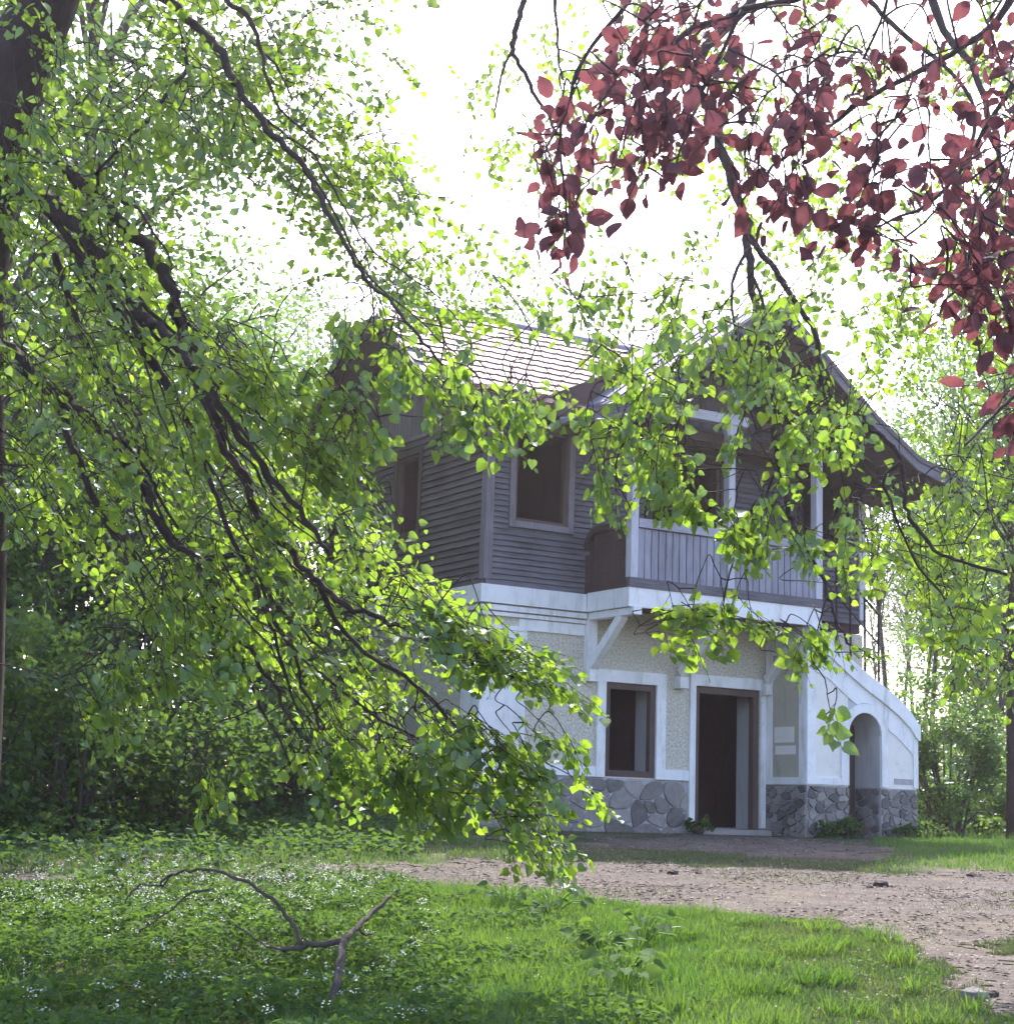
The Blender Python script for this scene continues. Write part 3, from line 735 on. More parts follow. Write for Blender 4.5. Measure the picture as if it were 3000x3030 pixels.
def frames(axis, nrm):
    y = norm(axis); z = norm(nrm - y * (nrm * y).sum(-1, keepdims=True)); x = np.cross(y, z)
    return x, y, z
def leaf_mesh(name, tmpl, pos, axis, nrm, size, wscale=None):
    V, T = tmpl; x, y, z = frames(axis, nrm); n = len(pos); k = len(V)
    sx = size if wscale is None else wscale
    W = (V[None, :, 0, None] * x[:, None, :] * sx[:, None, None] + V[None, :, 1, None] * y[:, None, :] * size[:, None, None]
         + V[None, :, 2, None] * z[:, None, :] * size[:, None, None] + pos[:, None, :])
    TT = T[None] + (np.arange(n) * k)[:, None, None]
    return mesh_np(name, W.reshape(-1, 3), TT.reshape(-1, T.shape[1]))
def leaf_objects(tmpl, mat, pos, axis, nrm, size, parent):
    V, T = tmpl; me = mesh_np('leaf', V, T); me.materials.append(mat); x, y, z = frames(axis, nrm)
    for i in range(len(pos)):
        o = bpy.data.objects.new('leaf', me); sc.collection.objects.link(o); o.parent = parent
        s = size[i]; a, b, c, p = x[i] * s, y[i] * s, z[i] * s, pos[i]
        o.matrix_world = Matrix(((a[0], b[0], c[0], p[0]), (a[1], b[1], c[1], p[1]), (a[2], b[2], c[2], p[2]), (0, 0, 0, 1)))
def project(p):
    q = p - CAM; zc = q @ fwd; u = 1500 + F_S * (q @ c_right) / zc; v = 1515 + F_S * (q @ c_down) / zc
    return u / K, v / K, zc

def in_region(poly, n, holes=()):
    xs = [p[0] for p in poly]; ys = [p[1] for p in poly]; out = []
    while len(out) < n:
        X = rng.uniform(min(xs), max(xs), 4 * n); Y = rng.uniform(min(ys), max(ys), 4 * n); ok = inpoly(X, Y, poly)
        for hpoly in holes: ok &= ~inpoly(X, Y, hpoly)
        out += list(zip(X[ok], Y[ok]))
    return out[:n]

class Spray:
    """twigs with leaves, collected for one tree"""
    def __init__(s): s.tw = MB(); s.pos = []; s.ax = []; s.nr = []; s.sz = []
    def leaves_on(s, pts, side, up, nl, lsize, flat, hang):
        k = len(pts) - 1
        for i in range(nl):
            t = (.10 + .90 * (i + rng.random() * .5) / nl) * k; j = min(int(t), k - 1); f = t - j
            p = pts[j] * (1 - f) + pts[j + 1] * f; sg = 1 if i % 2 else -1
            dd = norm(pts[j + 1] - pts[j])
            a = side * sg * .80 + dd * .60 + np.array([0, 0, -hang]) + rng.normal(0, .26, 3)
            s.pos.append(p + norm(a) * .012); s.ax.append(a)
            s.nr.append(up * flat + rng.normal(0, .42, 3)); s.sz.append(lsize * rng.uniform(.42, 1.3))
    def twig(s, base, d, length, nl, lsize, droop=.3, flat=.8, rad=.0032, hang=.25):
        """a flat fan: a drooping main twig with alternating side twiglets, leaves lying roughly in its plane"""
        d = norm(np.array(d, float)); pts = [np.array(base, float)]; k = 6; cur = d.copy()
        wob_ = rng.normal(0, .10, (k, 3))
        side = np.cross(d, (0, 0, 1)) + rng.normal(0, .35, 3); side = norm(side - d * (side @ d)); up = np.cross(side, d)
        if up[2] < 0: up = -up
        for i in range(k):
            cur = norm(cur + np.array([0, 0, -droop / k]) + wob_[i]); pts.append(pts[-1] + cur * length / k)
        s.tw.tube(pts, [rad * (1 - .12 * i) for i in range(k + 1)], 4, False)
        ns = 4 if nl > 8 else 2; nm = max(3, int(nl * .38)); rest = max(2, round((nl - nm) / ns))
        s.leaves_on(pts[2:], side, up, nm, lsize, flat, hang)
        for q in range(ns):
            j = 1 + q; sg = 1 if q % 2 else -1; dd = norm(norm(pts[j + 1] - pts[j]) * .75 + side * sg * .8 + rng.normal(0, .12, 3)); L2 = length * (.48 - .07 * q)
            p2 = [pts[j], pts[j] + dd * L2 * .5 + (0, 0, -.01), pts[j] + dd * L2 + np.array([0, 0, -.10 * droop])]
            s.tw.tube(p2, [rad * .6, rad * .5, rad * .35], 3, False); s.leaves_on(p2, np.cross(up, dd), up, rest, lsize, flat, hang)
        return pts
    def arrays(s): return np.array(s.pos), np.array(s.ax), np.array(s.nr), np.array(s.sz)

ROOF = [(835, 640), (900, 598), (1075, 640), (1110, 715), (1000, 735), (880, 730)]
LWIN = [(945, 830), (1075, 830), (1080, 1010), (945, 1000)]
def branch_pts(line, d0_, d1_, bend=0):
    """traced branch: photo polyline + depth from start to end -> 3D smoothed"""
    n = len(line); q = [(x_, y_, d0_ + (d1_ - d0_) * i / (n - 1)) for i, (x_, y_) in enumerate(line)]
    return [P(*p) for p in smoothline(q, 4)]
def tree_from(name, label, branches, regions, leaf_tmpl, leaf_mat, bark, trunk=None, leafparts=300, group=None, extra=None, cat='tree', conn=1.3, seedpts=None):
    root = empty(name, label=label, cat=cat, group=group)
    allp = []
    if trunk:
        MB().tube(*trunk, 14).build('trunk', bark, root)
        allp += list(trunk[0])
    for line, da, db, ra, rb in branches:
        pts = branch_pts(line, da, db); n = len(pts)
        pts = [p + (rng.normal(0, min(.012, ra * .3), 3) if 0 < i < n - 1 else 0) for i, p in enumerate(pts)]
        rad = [1.22 * (ra + (rb - ra) * (i / (n - 1)) ** .8) * rng.uniform(.9, 1.12) for i in range(n)]
        MB().tube(pts, rad, 8).build('branch', bark, root); allp += pts
    A = np.array(allp); S = Spray()
    for rg in regions:
        poly, n, (da, db), (ang, sp), ln, nl, ls = rg[:7]; o = rg[7] if len(rg) > 7 else {}
        clump = o.get('clump', 0); P0 = in_region(poly, n, o.get('holes', ()))
        if clump:      # gather twigs round fewer centres so that gaps stay open
            cen = in_region(poly, clump, o.get('holes', ()))
            P0 = [(cen[i % clump][0] + rng.normal(0, o.get('cs', 26)), cen[i % clump][1] + rng.normal(0, o.get('cs', 26))) for i in range(n)]
            cdep = rng.uniform(da, db, clump)
            P0 = [q for q in P0 if not any(bool(inpoly(q[0], q[1], hp)) for hp in o.get('holes', ()))]
        specs = []
        for i, (x_, y_) in enumerate(P0):
            dep = (cdep[i % clump] + rng.normal(0, .15)) if clump else rng.uniform(da, db)
            L = ln * rng.uniform(.7, 1.25); a = R(ang + rng.normal(0, sp))
            d = np.array([math.cos(a), rng.normal(0, .45), -math.sin(a)])
            base = P(x_, y_, dep) - norm(d) * L * .5
            specs.append((np.linalg.norm(A - base, axis=1).min() if len(A) else 0, base, d, L))
        specs.sort(key=lambda q: q[0])          # nearest to the wood first, later ones join the earlier ones
        for dist0, base, d, L in specs:
            n0 = len(S.pos); pts = S.twig(base, d, L, nl, ls, droop=o.get('droop', .35), flat=o.get('flat', .8), hang=o.get('hang', .25))
            if o.get('conn', True) and len(A):
                dist = np.linalg.norm(A - base, axis=1); dn = norm(d)
                ahead = (A - base) @ dn                     # wood that lies ahead of the twig is a poor parent
                j = int((dist + .9 * np.maximum(ahead + .25 * dist, 0)).argmin()); q = A[j]
                if .04 < dist[j] < conn * 1.6:
                    dn = norm(d); lead = base - dn * min(.16, .45 * dist[j])
                    m1 = q * .5 + lead * .5 + np.array([0, 0, .04 * dist[j]]) + rng.normal(0, .04 * dist[j], 3)
                    pp = smoothline([q, m1, lead, base], 4); S.tw.tube(pp, list(np.linspace(.0048, .0030, len(pp))), 4, False)
                    A = np.vstack([A, np.array(pp[2:])])
                A = np.vstack([A, np.array(pts[1:4])])
    if extra: extra(S)
    S.tw.build('twigs', bark, root, kind='stuff')
    pos, ax, nr, sz = S.arrays(); u, v, zc = project(pos)
    vis = (u > 10) & (u < 1903) & (v > 5) & (v < 1925) & (zc > 1)
    score = np.where(vis, sz / np.maximum(zc, .5) * rng.uniform(.9, 1.1, len(sz)), 0)
    idx = np.argsort(-score)[:leafparts]; msk = np.zeros(len(pos), bool); msk[idx] = True
    if leafparts: leaf_objects(leaf_tmpl, leaf_mat, pos[msk], ax[msk], nr[msk], sz[msk], root)
    r_ = ~msk
    link('foliage', leaf_mesh('foliage', leaf_tmpl, pos[r_], ax[r_], nr[r_], sz[r_]), leaf_mat, root, kind='stuff')
    return root

# ------------------------------------------------------------------ big linden on the left
tr = [P(-90, 1720, 11.2), P(-66, 1500, 11.2), P(-40, 1150, 11.2), P(-42, 900, 11.2), P(-50, 650, 11.15), P(-42, 420, 11.1), P(2, 220, 11.0), P(40, 100, 11.0), P(110, -60, 11.0), P(190, -420, 11.0)]
tr[0][2] = float(h(tr[0][0], tr[0][1])) - .2
tr_r = [.34, .22, .17, .18, .19, .23, .24, .22, .19, .14]
LB = [
 ([(0, 352), (33, 358), (67, 362), (110, 392), (147, 429), (187, 482), (227, 536), (267, 589), (310, 629), (347, 669), (395, 730), (440, 800), (500, 880), (560, 960), (620, 1040)], 11.0, 9.3, .048, .010),
 ([(10, 240), (70, 290), (143, 339), (187, 369), (230, 422), (270, 459), (293, 492), (317, 526), (327, 566), (337, 606), (340, 639), (360, 679), (377, 716), (397, 762), (410, 799), (423, 849), (460, 896), (485, 966), (518, 1008), (560, 1059), (602, 1101), (653, 1139), (714, 1167), (756, 1181), (803, 1204), (863, 1237), (930, 1262), (1010, 1290), (1080, 1320)], 10.9, 9.2, .040, .006),
 ([(60, 372), (110, 419), (133, 459), (173, 512), (213, 552), (243, 602), (267, 646), (300, 702), (320, 736), (350, 786), (367, 826), (383, 869), (400, 919), (430, 1000), (470, 1080), (500, 1150), (540, 1200), (575, 1300), (610, 1390)], 10.9, 9.9, .030, .006),
 ([(-20, 620), (0, 646), (40, 686), (83, 722), (113, 746), (150, 776), (187, 806), (220, 842), (247, 882), (273, 919), (283, 946), (317, 1013), (364, 1055), (387, 1101), (411, 1153), (448, 1204), (481, 1237), (520, 1310), (560, 1380)], 11.1, 9.6, .042, .007),
 ([(364, 1055), (397, 1052), (440, 1047), (471, 1045), (485, 1073), (504, 1143), (522, 1218), (545, 1290), (560, 1340)], 10.2, 9.8, .018, .005),
 ([(113, 746), (123, 799), (133, 839), (157, 886), (187, 966), (224, 1013), (252, 1050), (280, 1110), (317, 1162), (360, 1220)], 10.8, 10.2, .026, .006),
 ([(105, 480), (123, 549), (143, 602), (163, 649), (177, 682), (200, 712), (227, 759), (250, 810), (262, 870)], 10.9, 10.3, .022, .006),
 ([(187, 300), (187, 319), (183, 386), (197, 459), (223, 512), (240, 570)], 10.6, 10.2, .010, .004),
 ([(230, 380), (262, 395), (290, 440), (318, 480), (322, 510)], 10.5, 10.2, .010, .004),
 ([(340, 600), (380, 630), (425, 660), (455, 690)], 10.4, 10.0, .010, .004),
 ([(230, -90), (270, -40), (319, 7), (382, 57), (416, 100), (452, 167), (486, 217), (526, 267), (572, 310), (602, 367), (632, 423), (672, 500), (712, 547), (769, 603), (810, 660), (850, 700)], 10.9, 9.3, .030, .005),
 ([(400, -60), (429, 0), (472, 40), (492, 93), (502, 143), (532, 207), (602, 267)], 10.7, 10.2, .018, .005),
 ([(492, 93), (520, 120), (540, 160), (552, 190)], 10.5, 10.3, .008, .004),
 ([(672, 500), (698, 540), (704, 580), (706, 640)], 9.8, 9.6, .006, .003),
 ([(345, 90), (352, 130), (320, 170), (290, 215), (240, 265), (180, 330)], 10.3, 10.3, .012, .008),
 ([(447, 800), (470, 830), (500, 900), (540, 960), (600, 1010)], 9.9, 9.5, .012, .005),
 ([(600, 1101), (640, 1180), (700, 1240), (780, 1290), (860, 1370), (920, 1440), (960, 1520)], 9.9, 9.4, .014, .005),
 ([(500, 1150), (560, 1230), (640, 1300), (720, 1360), (800, 1400), (880, 1450)], 9.9, 9.5, .012, .005),
 ([(440, 1204), (470, 1280), (500, 1350), (540, 1420), (560, 1470)], 9.9, 9.7, .010, .004),
 ([(485, 1073), (520, 1140), (560, 1180), (620, 1240), (650, 1290)], 9.9, 9.7, .010, .004),
]
_r = random.Random(5)
for k, cnt in ((0, 4), (1, 5), (2, 4), (3, 4), (5, 3), (6, 2), (10, 2)):
    src = LB[k]; line = src[0]; n = len(line)
    for c in range(cnt):
        st_ = _r.randint(2, max(3, int(n * .6))); off = _r.choice((-1, 1)) * _r.uniform(16, 75); seg = line[st_:min(n, st_ + _r.randint(6, 12))]
        if len(seg) < 4: continue
        f0 = st_ / (n - 1); dd0 = src[1] + (src[2] - src[1]) * f0; rr_ = src[3] + (src[4] - src[3]) * f0; m_ = len(seg) - 1
        dx, dy = seg[-1][0] - seg[0][0], seg[-1][1] - seg[0][1]; L_ = math.hypot(dx, dy) + 1e-6; ph = _r.uniform(0, 6)
        new = [(x_ - dy / L_ * off * (i / m_) ** 1.1 + 5 * math.sin(ph + i), y_ + dx / L_ * off * (i / m_) ** 1.1 + 5 * math.cos(ph + i * 1.3)) for i, (x_, y_) in enumerate(seg)]
        LB.append((new, dd0, dd0 - _r.uniform(.2, .8), max(.006, rr_ * .42), .003))
L1 = [(0, 400), (120, 420), (250, 470), (330, 560), (420, 600), (500, 660), (600, 780), (700, 900), (745, 985), (780, 1080), (920, 1150), (930, 1200), (860, 1240), (900, 1300), (840, 1420), (760, 1500), (640, 1470), (560, 1400), (540, 1300), (400, 1250), (300, 1180), (150, 1090), (60, 1000), (0, 960)]
LR = [
 ([(0, 0), (160, 0), (120, 180), (70, 350), (0, 360)], 24, (9.6, 10.5), (50, 30), .45, 16, .058, dict(clump=12, cs=22)),
 (L1, 360, (10.1, 12.4), (44, 17), .55, 17, .060),
 (L1, 100, (9.2, 10.1), (42, 16), .50, 16, .060, dict(clump=34, cs=30)),
 ([(340, 600), (420, 620), (520, 690), (620, 790), (700, 900), (745, 985), (660, 960), (560, 860), (440, 740)], 45, (9.0, 9.8), (45, 20), .5, 17, .060),
 ([(760, 1090), (900, 1160), (950, 1190), (1090, 1280), (1125, 1350), (1100, 1340), (1020, 1290), (900, 1250), (800, 1240)], 52, (9.0, 9.7), (28, 18), .48, 17, .060),
 ([(820, 1350), (1000, 1340), (1110, 1410), (1090, 1420), (980, 1400), (1060, 1480), (1180, 1490), (1130, 1500), (1010, 1500), (1090, 1590), (1040, 1635), (985, 1590), (900, 1480), (800, 1440)], 62, (9.0, 9.7), (40, 20), .45, 17, .060),
 ([(560, 1380), (760, 1400), (900, 1500), (840, 1545), (700, 1500), (600, 1490)], 45, (9.2, 9.9), (60, 18), .45, 17, .060),
 ([(200, 1200), (330, 1230), (330, 1300), (270, 1300), (250, 1420), (160, 1370), (140, 1350), (200, 1300)], 26, (9.4, 10.0), (65, 20), .42, 16, .058),
 ([(380, 1480), (480, 1440), (520, 1450), (420, 1500), (405, 1545)], 7, (9.3, 9.8), (60, 14), .40, 16, .058),
 ([(280, 1080), (420, 1120), (470, 1240), (420, 1290), (330, 1240), (290, 1160)], 30, (9.3, 10.0), (60, 18), .45, 16, .060),
 ([(90, 0), (400, 0), (440, 140), (480, 260), (400, 330), (330, 360), (360, 520), (420, 600), (300, 600), (180, 500), (60, 480), (0, 420), (0, 320)], 140, (9.6, 11.6), (50, 35), .5, 16, .058, dict(clump=52, cs=28)),
 ([(330, 0), (780, 0), (740, 160), (770, 330), (700, 420), (560, 330), (450, 240)], 112, (10.2, 12.5), (45, 35), .5, 15, .054, dict(clump=44, cs=24, flat=1.1)),
 ([(480, 180), (760, 260), (850, 420), (900, 520), (760, 560), (600, 520), (560, 380)], 96, (10.2, 12.5), (45, 35), .5, 15, .054, dict(clump=36, cs=24, flat=1.1)),
 ([(640, 520), (960, 500), (960, 600), (800, 620), (640, 640)], 26, (9.8, 11.5), (30, 30), .45, 15, .056),
 ([(560, 600), (740, 600), (860, 660), (920, 760), (940, 830), (880, 810), (800, 830), (740, 850), (650, 850), (620, 780), (600, 700)], 50, (9.0, 9.8), (60, 24), .40, 16, .066, dict(clump=20, cs=22, hang=.55)),
 ([(900, 620), (1000, 640), (960, 760), (900, 760)], 6, (9.0, 9.8), (62, 22), .40, 16, .060, dict(clump=6, cs=18, holes=[ROOF])),
 ([(-200, -420), (700, -420), (760, -20), (0, -20)], 150, (9.5, 13), (45, 40), .6, 15, .075),
 ([(-500, -420), (800, -420), (880, -30), (-500, -30)], 330, (14.5, 19), (45, 60), .7, 17, .10, dict(conn=False)),  # unseen loose foliage above the frame, added to shade the lower left ground
 ([(-500, -1300), (1000, -1300), (1000, -420), (-500, -420)], 170, (11.5, 18), (45, 60), .7, 17, .10, dict(conn=False)),  # more unseen loose foliage higher up, added to shade the leaves below
 ([(-400, 200), (-40, 200), (-40, 1200), (-400, 1100)], 110, (10, 13), (120, 40), .6, 15, .075),
]
tree_from('linden_tree', 'large dark linden at the left edge with long leafy branches sweeping down across the house', LB, LR, LINDEN, M['linden'], M['bark'], (smoothline(tr, 3), list(np.interp(np.linspace(0, 9, 28), range(10), tr_r))))

# ------------------------------------------------------------------ second linden, its branches hang in from the upper right
RB = [
 ([(1960, -500), (1700, -260), (1500, -80), (1380, 40), (1309, 133), (1346, 224), (1373, 320), (1405, 405), (1410, 459), (1421, 523), (1431, 629), (1440, 700), (1457, 733), (1460, 815), (1466, 864), (1476, 915), (1485, 959), (1502, 1001), (1520, 1036), (1544, 1083), (1562, 1118), (1574, 1165), (1600, 1210), (1650, 1245)], 12.0, 9.6, .036, .005),
 ([(1405, 440), (1453, 496), (1495, 560), (1538, 629), (1545, 690), (1565, 745), (1604, 780), (1635, 803), (1674, 833), (1700, 871), (1707, 943), (1721, 985), (1744, 1013), (1768, 1043), (1817, 1060), (1900, 1085)], 10.6, 9.8, .017, .008),
 ([(1421, 523), (1436, 560), (1450, 610), (1462, 650), (1475, 700)], 10.3, 9.9, .009, .004),
 ([(1700, 871), (1668, 905), (1685, 960), (1712, 1030), (1740, 1080), (1775, 1120), (1800, 1170)], 9.9, 9.8, .010, .004),
 ([(1413, 470), (1385, 520), (1382, 580), (1390, 640), (1395, 700), (1430, 760)], 10.4, 10.0, .010, .004),
 ([(1425, 945), (1400, 1000), (1385, 1050), (1370, 1110), (1362, 1160)], 9.9, 9.7, .006, .003),
 ([(1560, 1120), (1540, 1200), (1530, 1240), (1556, 1282), (1562, 1320), (1572, 1360)], 9.6, 9.3, .004, .002),
 ([(1430, 660), (1350, 700), (1270, 740), (1200, 800), (1160, 880), (1190, 960)], 10.1, 9.8, .009, .003),
 ([(1040, -60), (1048, 20), (1052, 60), (1054, 110), (1062, 150)], 9.8, 9.6, .010, .005),
 ([(1000, -40), (985, 10), (975, 50), (968, 90), (985, 130), (1005, 170), (1030, 210), (1055, 255)], 9.8, 9.6, .018, .007),
 ([(968, 90), (950, 130), (937, 190), (933, 222)], 9.7, 9.6, .008, .004),
 ([(1700, -260), (1760, 20), (1830, 120), (1880, 260), (1913, 400)], 12, 10.5, .03, .010),
 ([(1640, 0), (1700, 60), (1790, 130), (1840, 220), (1800, 380), (1830, 520), (1850, 700)], 12, 10.8, .018, .006),
]
RR = [
 ([(960, 590), (1130, 560), (1300, 600), (1290, 700), (1300, 860), (1260, 960), (1190, 1000), (1090, 930), (1075, 890), (1130, 860), (1060, 800), (970, 810), (900, 760), (900, 660)], 90, (9.2, 10.4), (95, 35), .42, 15, .062, dict(hang=.5, clump=38, cs=24, holes=[ROOF, LWIN, [(1085, 700), (1150, 700), (1150, 770), (1085, 770)]])),
 ([(1300, 600), (1420, 560), (1540, 620), (1620, 760), (1640, 900), (1600, 1060), (1480, 1040), (1420, 1000), (1480, 900), (1470, 800), (1390, 820), (1310, 740)], 84, (9.2, 10.6), (85, 35), .42, 15, .062, dict(hang=.5, clump=34, cs=24)),
 ([(1290, 930), (1380, 950), (1380, 990), (1300, 970)], 4, (9.4, 9.7), (20, 20), .35, 9, .080),
 ([(1360, 1000), (1470, 1020), (1500, 1060), (1400, 1040)], 6, (9.4, 9.7), (30, 20), .35, 9, .080),
 ([(1245, 1130), (1370, 1105), (1460, 1170), (1430, 1200), (1370, 1190), (1400, 1280), (1350, 1280), (1270, 1240), (1240, 1180)], 20, (9.5, 9.8), (60, 45), .34, 9, .066),
 ([(1490, 1190), (1560, 1180), (1640, 1230), (1560, 1250), (1490, 1260)], 9, (9.3, 9.8), (40, 30), .34, 9, .066),
 ([(1550, 1330), (1620, 1330), (1620, 1400), (1560, 1390)], 2, (9.2, 9.3), (80, 20), .20, 6, .080),
 ([(1640, 960), (1700, 930), (1830, 925), (1850, 850), (1940, 840), (1940, 1330), (1840, 1300), (1760, 1180), (1660, 1120), (1600, 1080)], 135, (10, 13), (75, 40), .5, 15, .058, dict(clump=54, cs=26)),
 ([(1050, 0), (1913, 0), (1913, 520), (1700, 470), (1500, 480), (1290, 480), (1080, 260)], 180, (12, 15), (80, 45), .5, 14, .060, dict(clump=62, cs=26, flat=1.0, conn=False)),
 ([(1560, 480), (1940, 420), (1940, 860), (1780, 880), (1700, 760), (1600, 640)], 95, (11, 14), (80, 45), .5, 14, .058, dict(clump=34, cs=26, flat=1.0)),
 ([(1000, 480), (1560, 420), (1600, 620), (1300, 600), (1000, 600)], 48, (11, 14), (80, 45), .45, 9, .060, dict(clump=22, cs=24, flat=1.1, conn=False)),
 ([(860, 100), (1060, 60), (1100, 420), (900, 560)], 90, (12, 15), (80, 45), .45, 8, .055, dict(clump=50, cs=26, flat=1.2, conn=False)),
 ([(1100, -400), (2300, -400), (2300, -20), (1150, -20)], 110, (10.5, 14), (80, 40), .6, 14, .075),
 ([(1960, 0), (2300, 0), (2300, 1100), (1960, 1100)], 80, (10.5, 14), (80, 40), .6, 14, .075),
]
t2 = [np.array([6.2, 13.2, float(h(6.2, 13.2)) - .2]), np.array([6.2, 13.2, 1.5]), np.array([6.1, 13.0, 4.0]), np.array([5.6, 12.6, 6.2]), P(1960, -500, 12.0)]
tree_from('linden_tree', 'linden whose thin branches with pale green leaves hang in front of the balcony', RB, RR, LINDEN, M['linden'], M['bark'], (smoothline(t2, 4), list(np.linspace(.24, .09, 17))))

# ------------------------------------------------------------------ copper beech, upper right
BB = [
 ([(2150, -250), (1960, -120), (1800, -60), (1600, -30), (1400, 20), (1290, 70), (1240, 130), (1180, 220)], 6.4, 5.4, .020, .004),
 ([(1960, -120), (1880, 40), (1760, 120), (1640, 180), (1530, 260), (1440, 330), (1400, 390)], 6.2, 5.6, .014, .003),
 ([(1400, 20), (1330, 160), (1300, 240), (1270, 320)], 5.8, 5.5, .007, .003),
 ([(2000, 60), (1913, 150), (1840, 280), (1760, 380), (1640, 430)], 6.2, 5.6, .012, .003),
 ([(1180, 10), (1100, 110), (1070, 200), (1056, 270), (1065, 350), (1072, 440)], 5.8, 5.5, .007, .0025),
 ([(2050, 300), (1960, 380), (1900, 450), (1830, 520), (1790, 560)], 6.0, 5.6, .009, .003),
 ([(2050, 640), (1960, 700), (1900, 760), (1850, 810), (1820, 840)], 5.6, 5.2, .007, .003),
]
BR = [
 ([(1070, 40), (1180, 0), (1420, 0), (1430, 120), (1400, 200), (1240, 190), (1180, 150), (1080, 150)], 30, (5.2, 6.2), (100, 45), .30, 8, .075),
 ([(1040, 200), (1180, 150), (1310, 210), (1320, 300), (1250, 370), (1180, 350), (1100, 320), (1020, 300)], 24, (5.2, 6.0), (100, 35), .30, 8, .075),
 ([(1000, 330), (1080, 330), (1120, 420), (1110, 480), (1010, 480)], 9, (5.4, 5.9), (100, 35), .28, 8, .075),
 ([(1250, 180), (1450, 180), (1440, 400), (1310, 400)], 14, (5.2, 6.0), (100, 40), .28, 6, .073, dict(clump=7, cs=22)),
 ([(1380, 0), (1913, 0), (1913, 260), (1700, 240), (1560, 220), (1400, 170)], 36, (5.2, 6.2), (100, 45), .30, 8, .073, dict(clump=17, cs=34)),
 ([(1440, 220), (1640, 230), (1700, 420), (1640, 460), (1560, 420), (1440, 350)], 20, (5.2, 6.2), (100, 40), .30, 6, .073, dict(clump=10, cs=26)),
 ([(1700, 200), (1930, 200), (1930, 520), (1800, 540), (1720, 480)], 34, (5.2, 6.2), (100, 45), .30, 8, .073, dict(clump=15, cs=30)),
 ([(1860, 570), (1930, 560), (1930, 690), (1870, 660)], 5, (5.4, 5.8), (100, 30), .25, 6, .09),
 ([(1830, 720), (1900, 700), (1925, 830), (1850, 850)], 4, (5.3, 5.7), (150, 30), .22, 4, .08),
 ([(1500, -260), (2300, -260), (2300, -20), (1500, -20)], 40, (5.2, 7), (90, 45), .35, 8, .073),
]
t3 = [np.array([4.3, 7.2, float(h(4.3, 7.2)) - .2]), np.array([4.25, 7.2, 1.0]), np.array([3.9, 7.0, 2.6]), np.array([3.4, 6.7, 3.6]), P(2150, -250, 6.4)]
tree_from('copper_beech', 'copper beech twigs with large dark red leaves hanging in at the upper right', BB, BR, BEECH, M['beech'], M['bark'], (smoothline(t3, 4), list(np.linspace(.16, .025, 17))))

# ------------------------------------------------------------------ woodland behind
def crown_leaves(n, rx, ry, rz, cz, nclus, cs, lsz, seed, low=-.9):
    r = np.random.default_rng(seed); c = []
    while len(c) < nclus:
        p = r.normal(0, 1, 3); p /= np.linalg.norm(p); p *= r.uniform(.25, 1.0) ** .5
        if p[2] > low: c.append(p * (1 + .25 * math.sin(5 * p[0] + seed) * math.cos(4 * p[2])))
    c = np.array(c) * (rx, ry, rz); i = r.integers(0, nclus, n)
    pos = c[i] + r.normal(0, cs, (n, 3)) * (1, 1, .55) + (0, 0, cz)
    ax = r.normal(0, 1, (n, 3)) * (1, 1, .6) + (0, 0, -.35); nr = r.normal(0, .6, (n, 3)) + (0, 0, .8)
    return pos, ax, nr, lsz * r.uniform(.6, 1.3, n), c + (0, 0, cz)
def make_tree(name, H, cr0, R_, leaf, n, lsz, mat, bark, seed, tr_=.14, ncl=60, cs=.45, lean=.3):
    """returns (root, parts) for a tree of height H whose crown starts at cr0"""
    r = np.random.default_rng(seed); root = empty(name)
    pos, ax, nr, sz, cl = crown_leaves(n, R_, R_, (H - cr0) / 2, (H + cr0) / 2, ncl, cs, lsz, seed)
    k = 9; pts = [np.array([lean * math.sin(1.3 * t * 3 + seed) * t, lean * math.cos(seed + t * 3) * t, -.3 + (H * .93 + .3) * t]) for t in np.linspace(0, 1, k)]
    b = MB(); b.tube(pts, [tr_ * (1.25 if i == 0 else 1) * (1 - .85 * i / (k - 1)) + .01 for i in range(k)], 8)
    for c in cl[:26]:
        z0 = min(max(c[2] * .78, cr0 * .8), H * .85); i = z0 / (H * .93) * (k - 1); j = min(int(i), k - 2); p0 = pts[j] + (pts[j + 1] - pts[j]) * (i - j)
        m_ = (p0 + c) / 2 + np.array([0, 0, .12 * np.linalg.norm(c - p0)]) + r.normal(0, .08, 3)
        b.tube(smoothline([p0, m_, c], 3), list(np.linspace(tr_ * .32, tr_ * .06 + .004, 7)), 5, False)
    b.build('trunk', bark, root)
    link('crown', leaf_mesh('crown', leaf, pos, ax, nr, sz), mat, root)
    return root
def copy_tree(root, loc, rz, s, **kw):
    r = root.copy(); sc.collection.objects.link(r); r.location = loc; r.rotation_euler = (0, 0, rz); r.scale = s
    for ch in list(root.children):
        c = ch.copy(); sc.collection.objects.link(c); c.parent = r
    for k in ('label', 'category', 'group'):
        if k in r: del r[k]
    return tag(r, **kw)
def ground_at(x, y): return float(h(np.float64(x), np.float64(y)))
def at(xD, y): return ((xD * K - 1500) / F_S * y / 1.0 * (math.cos(PITCH) + .17 * math.sin(PITCH)), y)

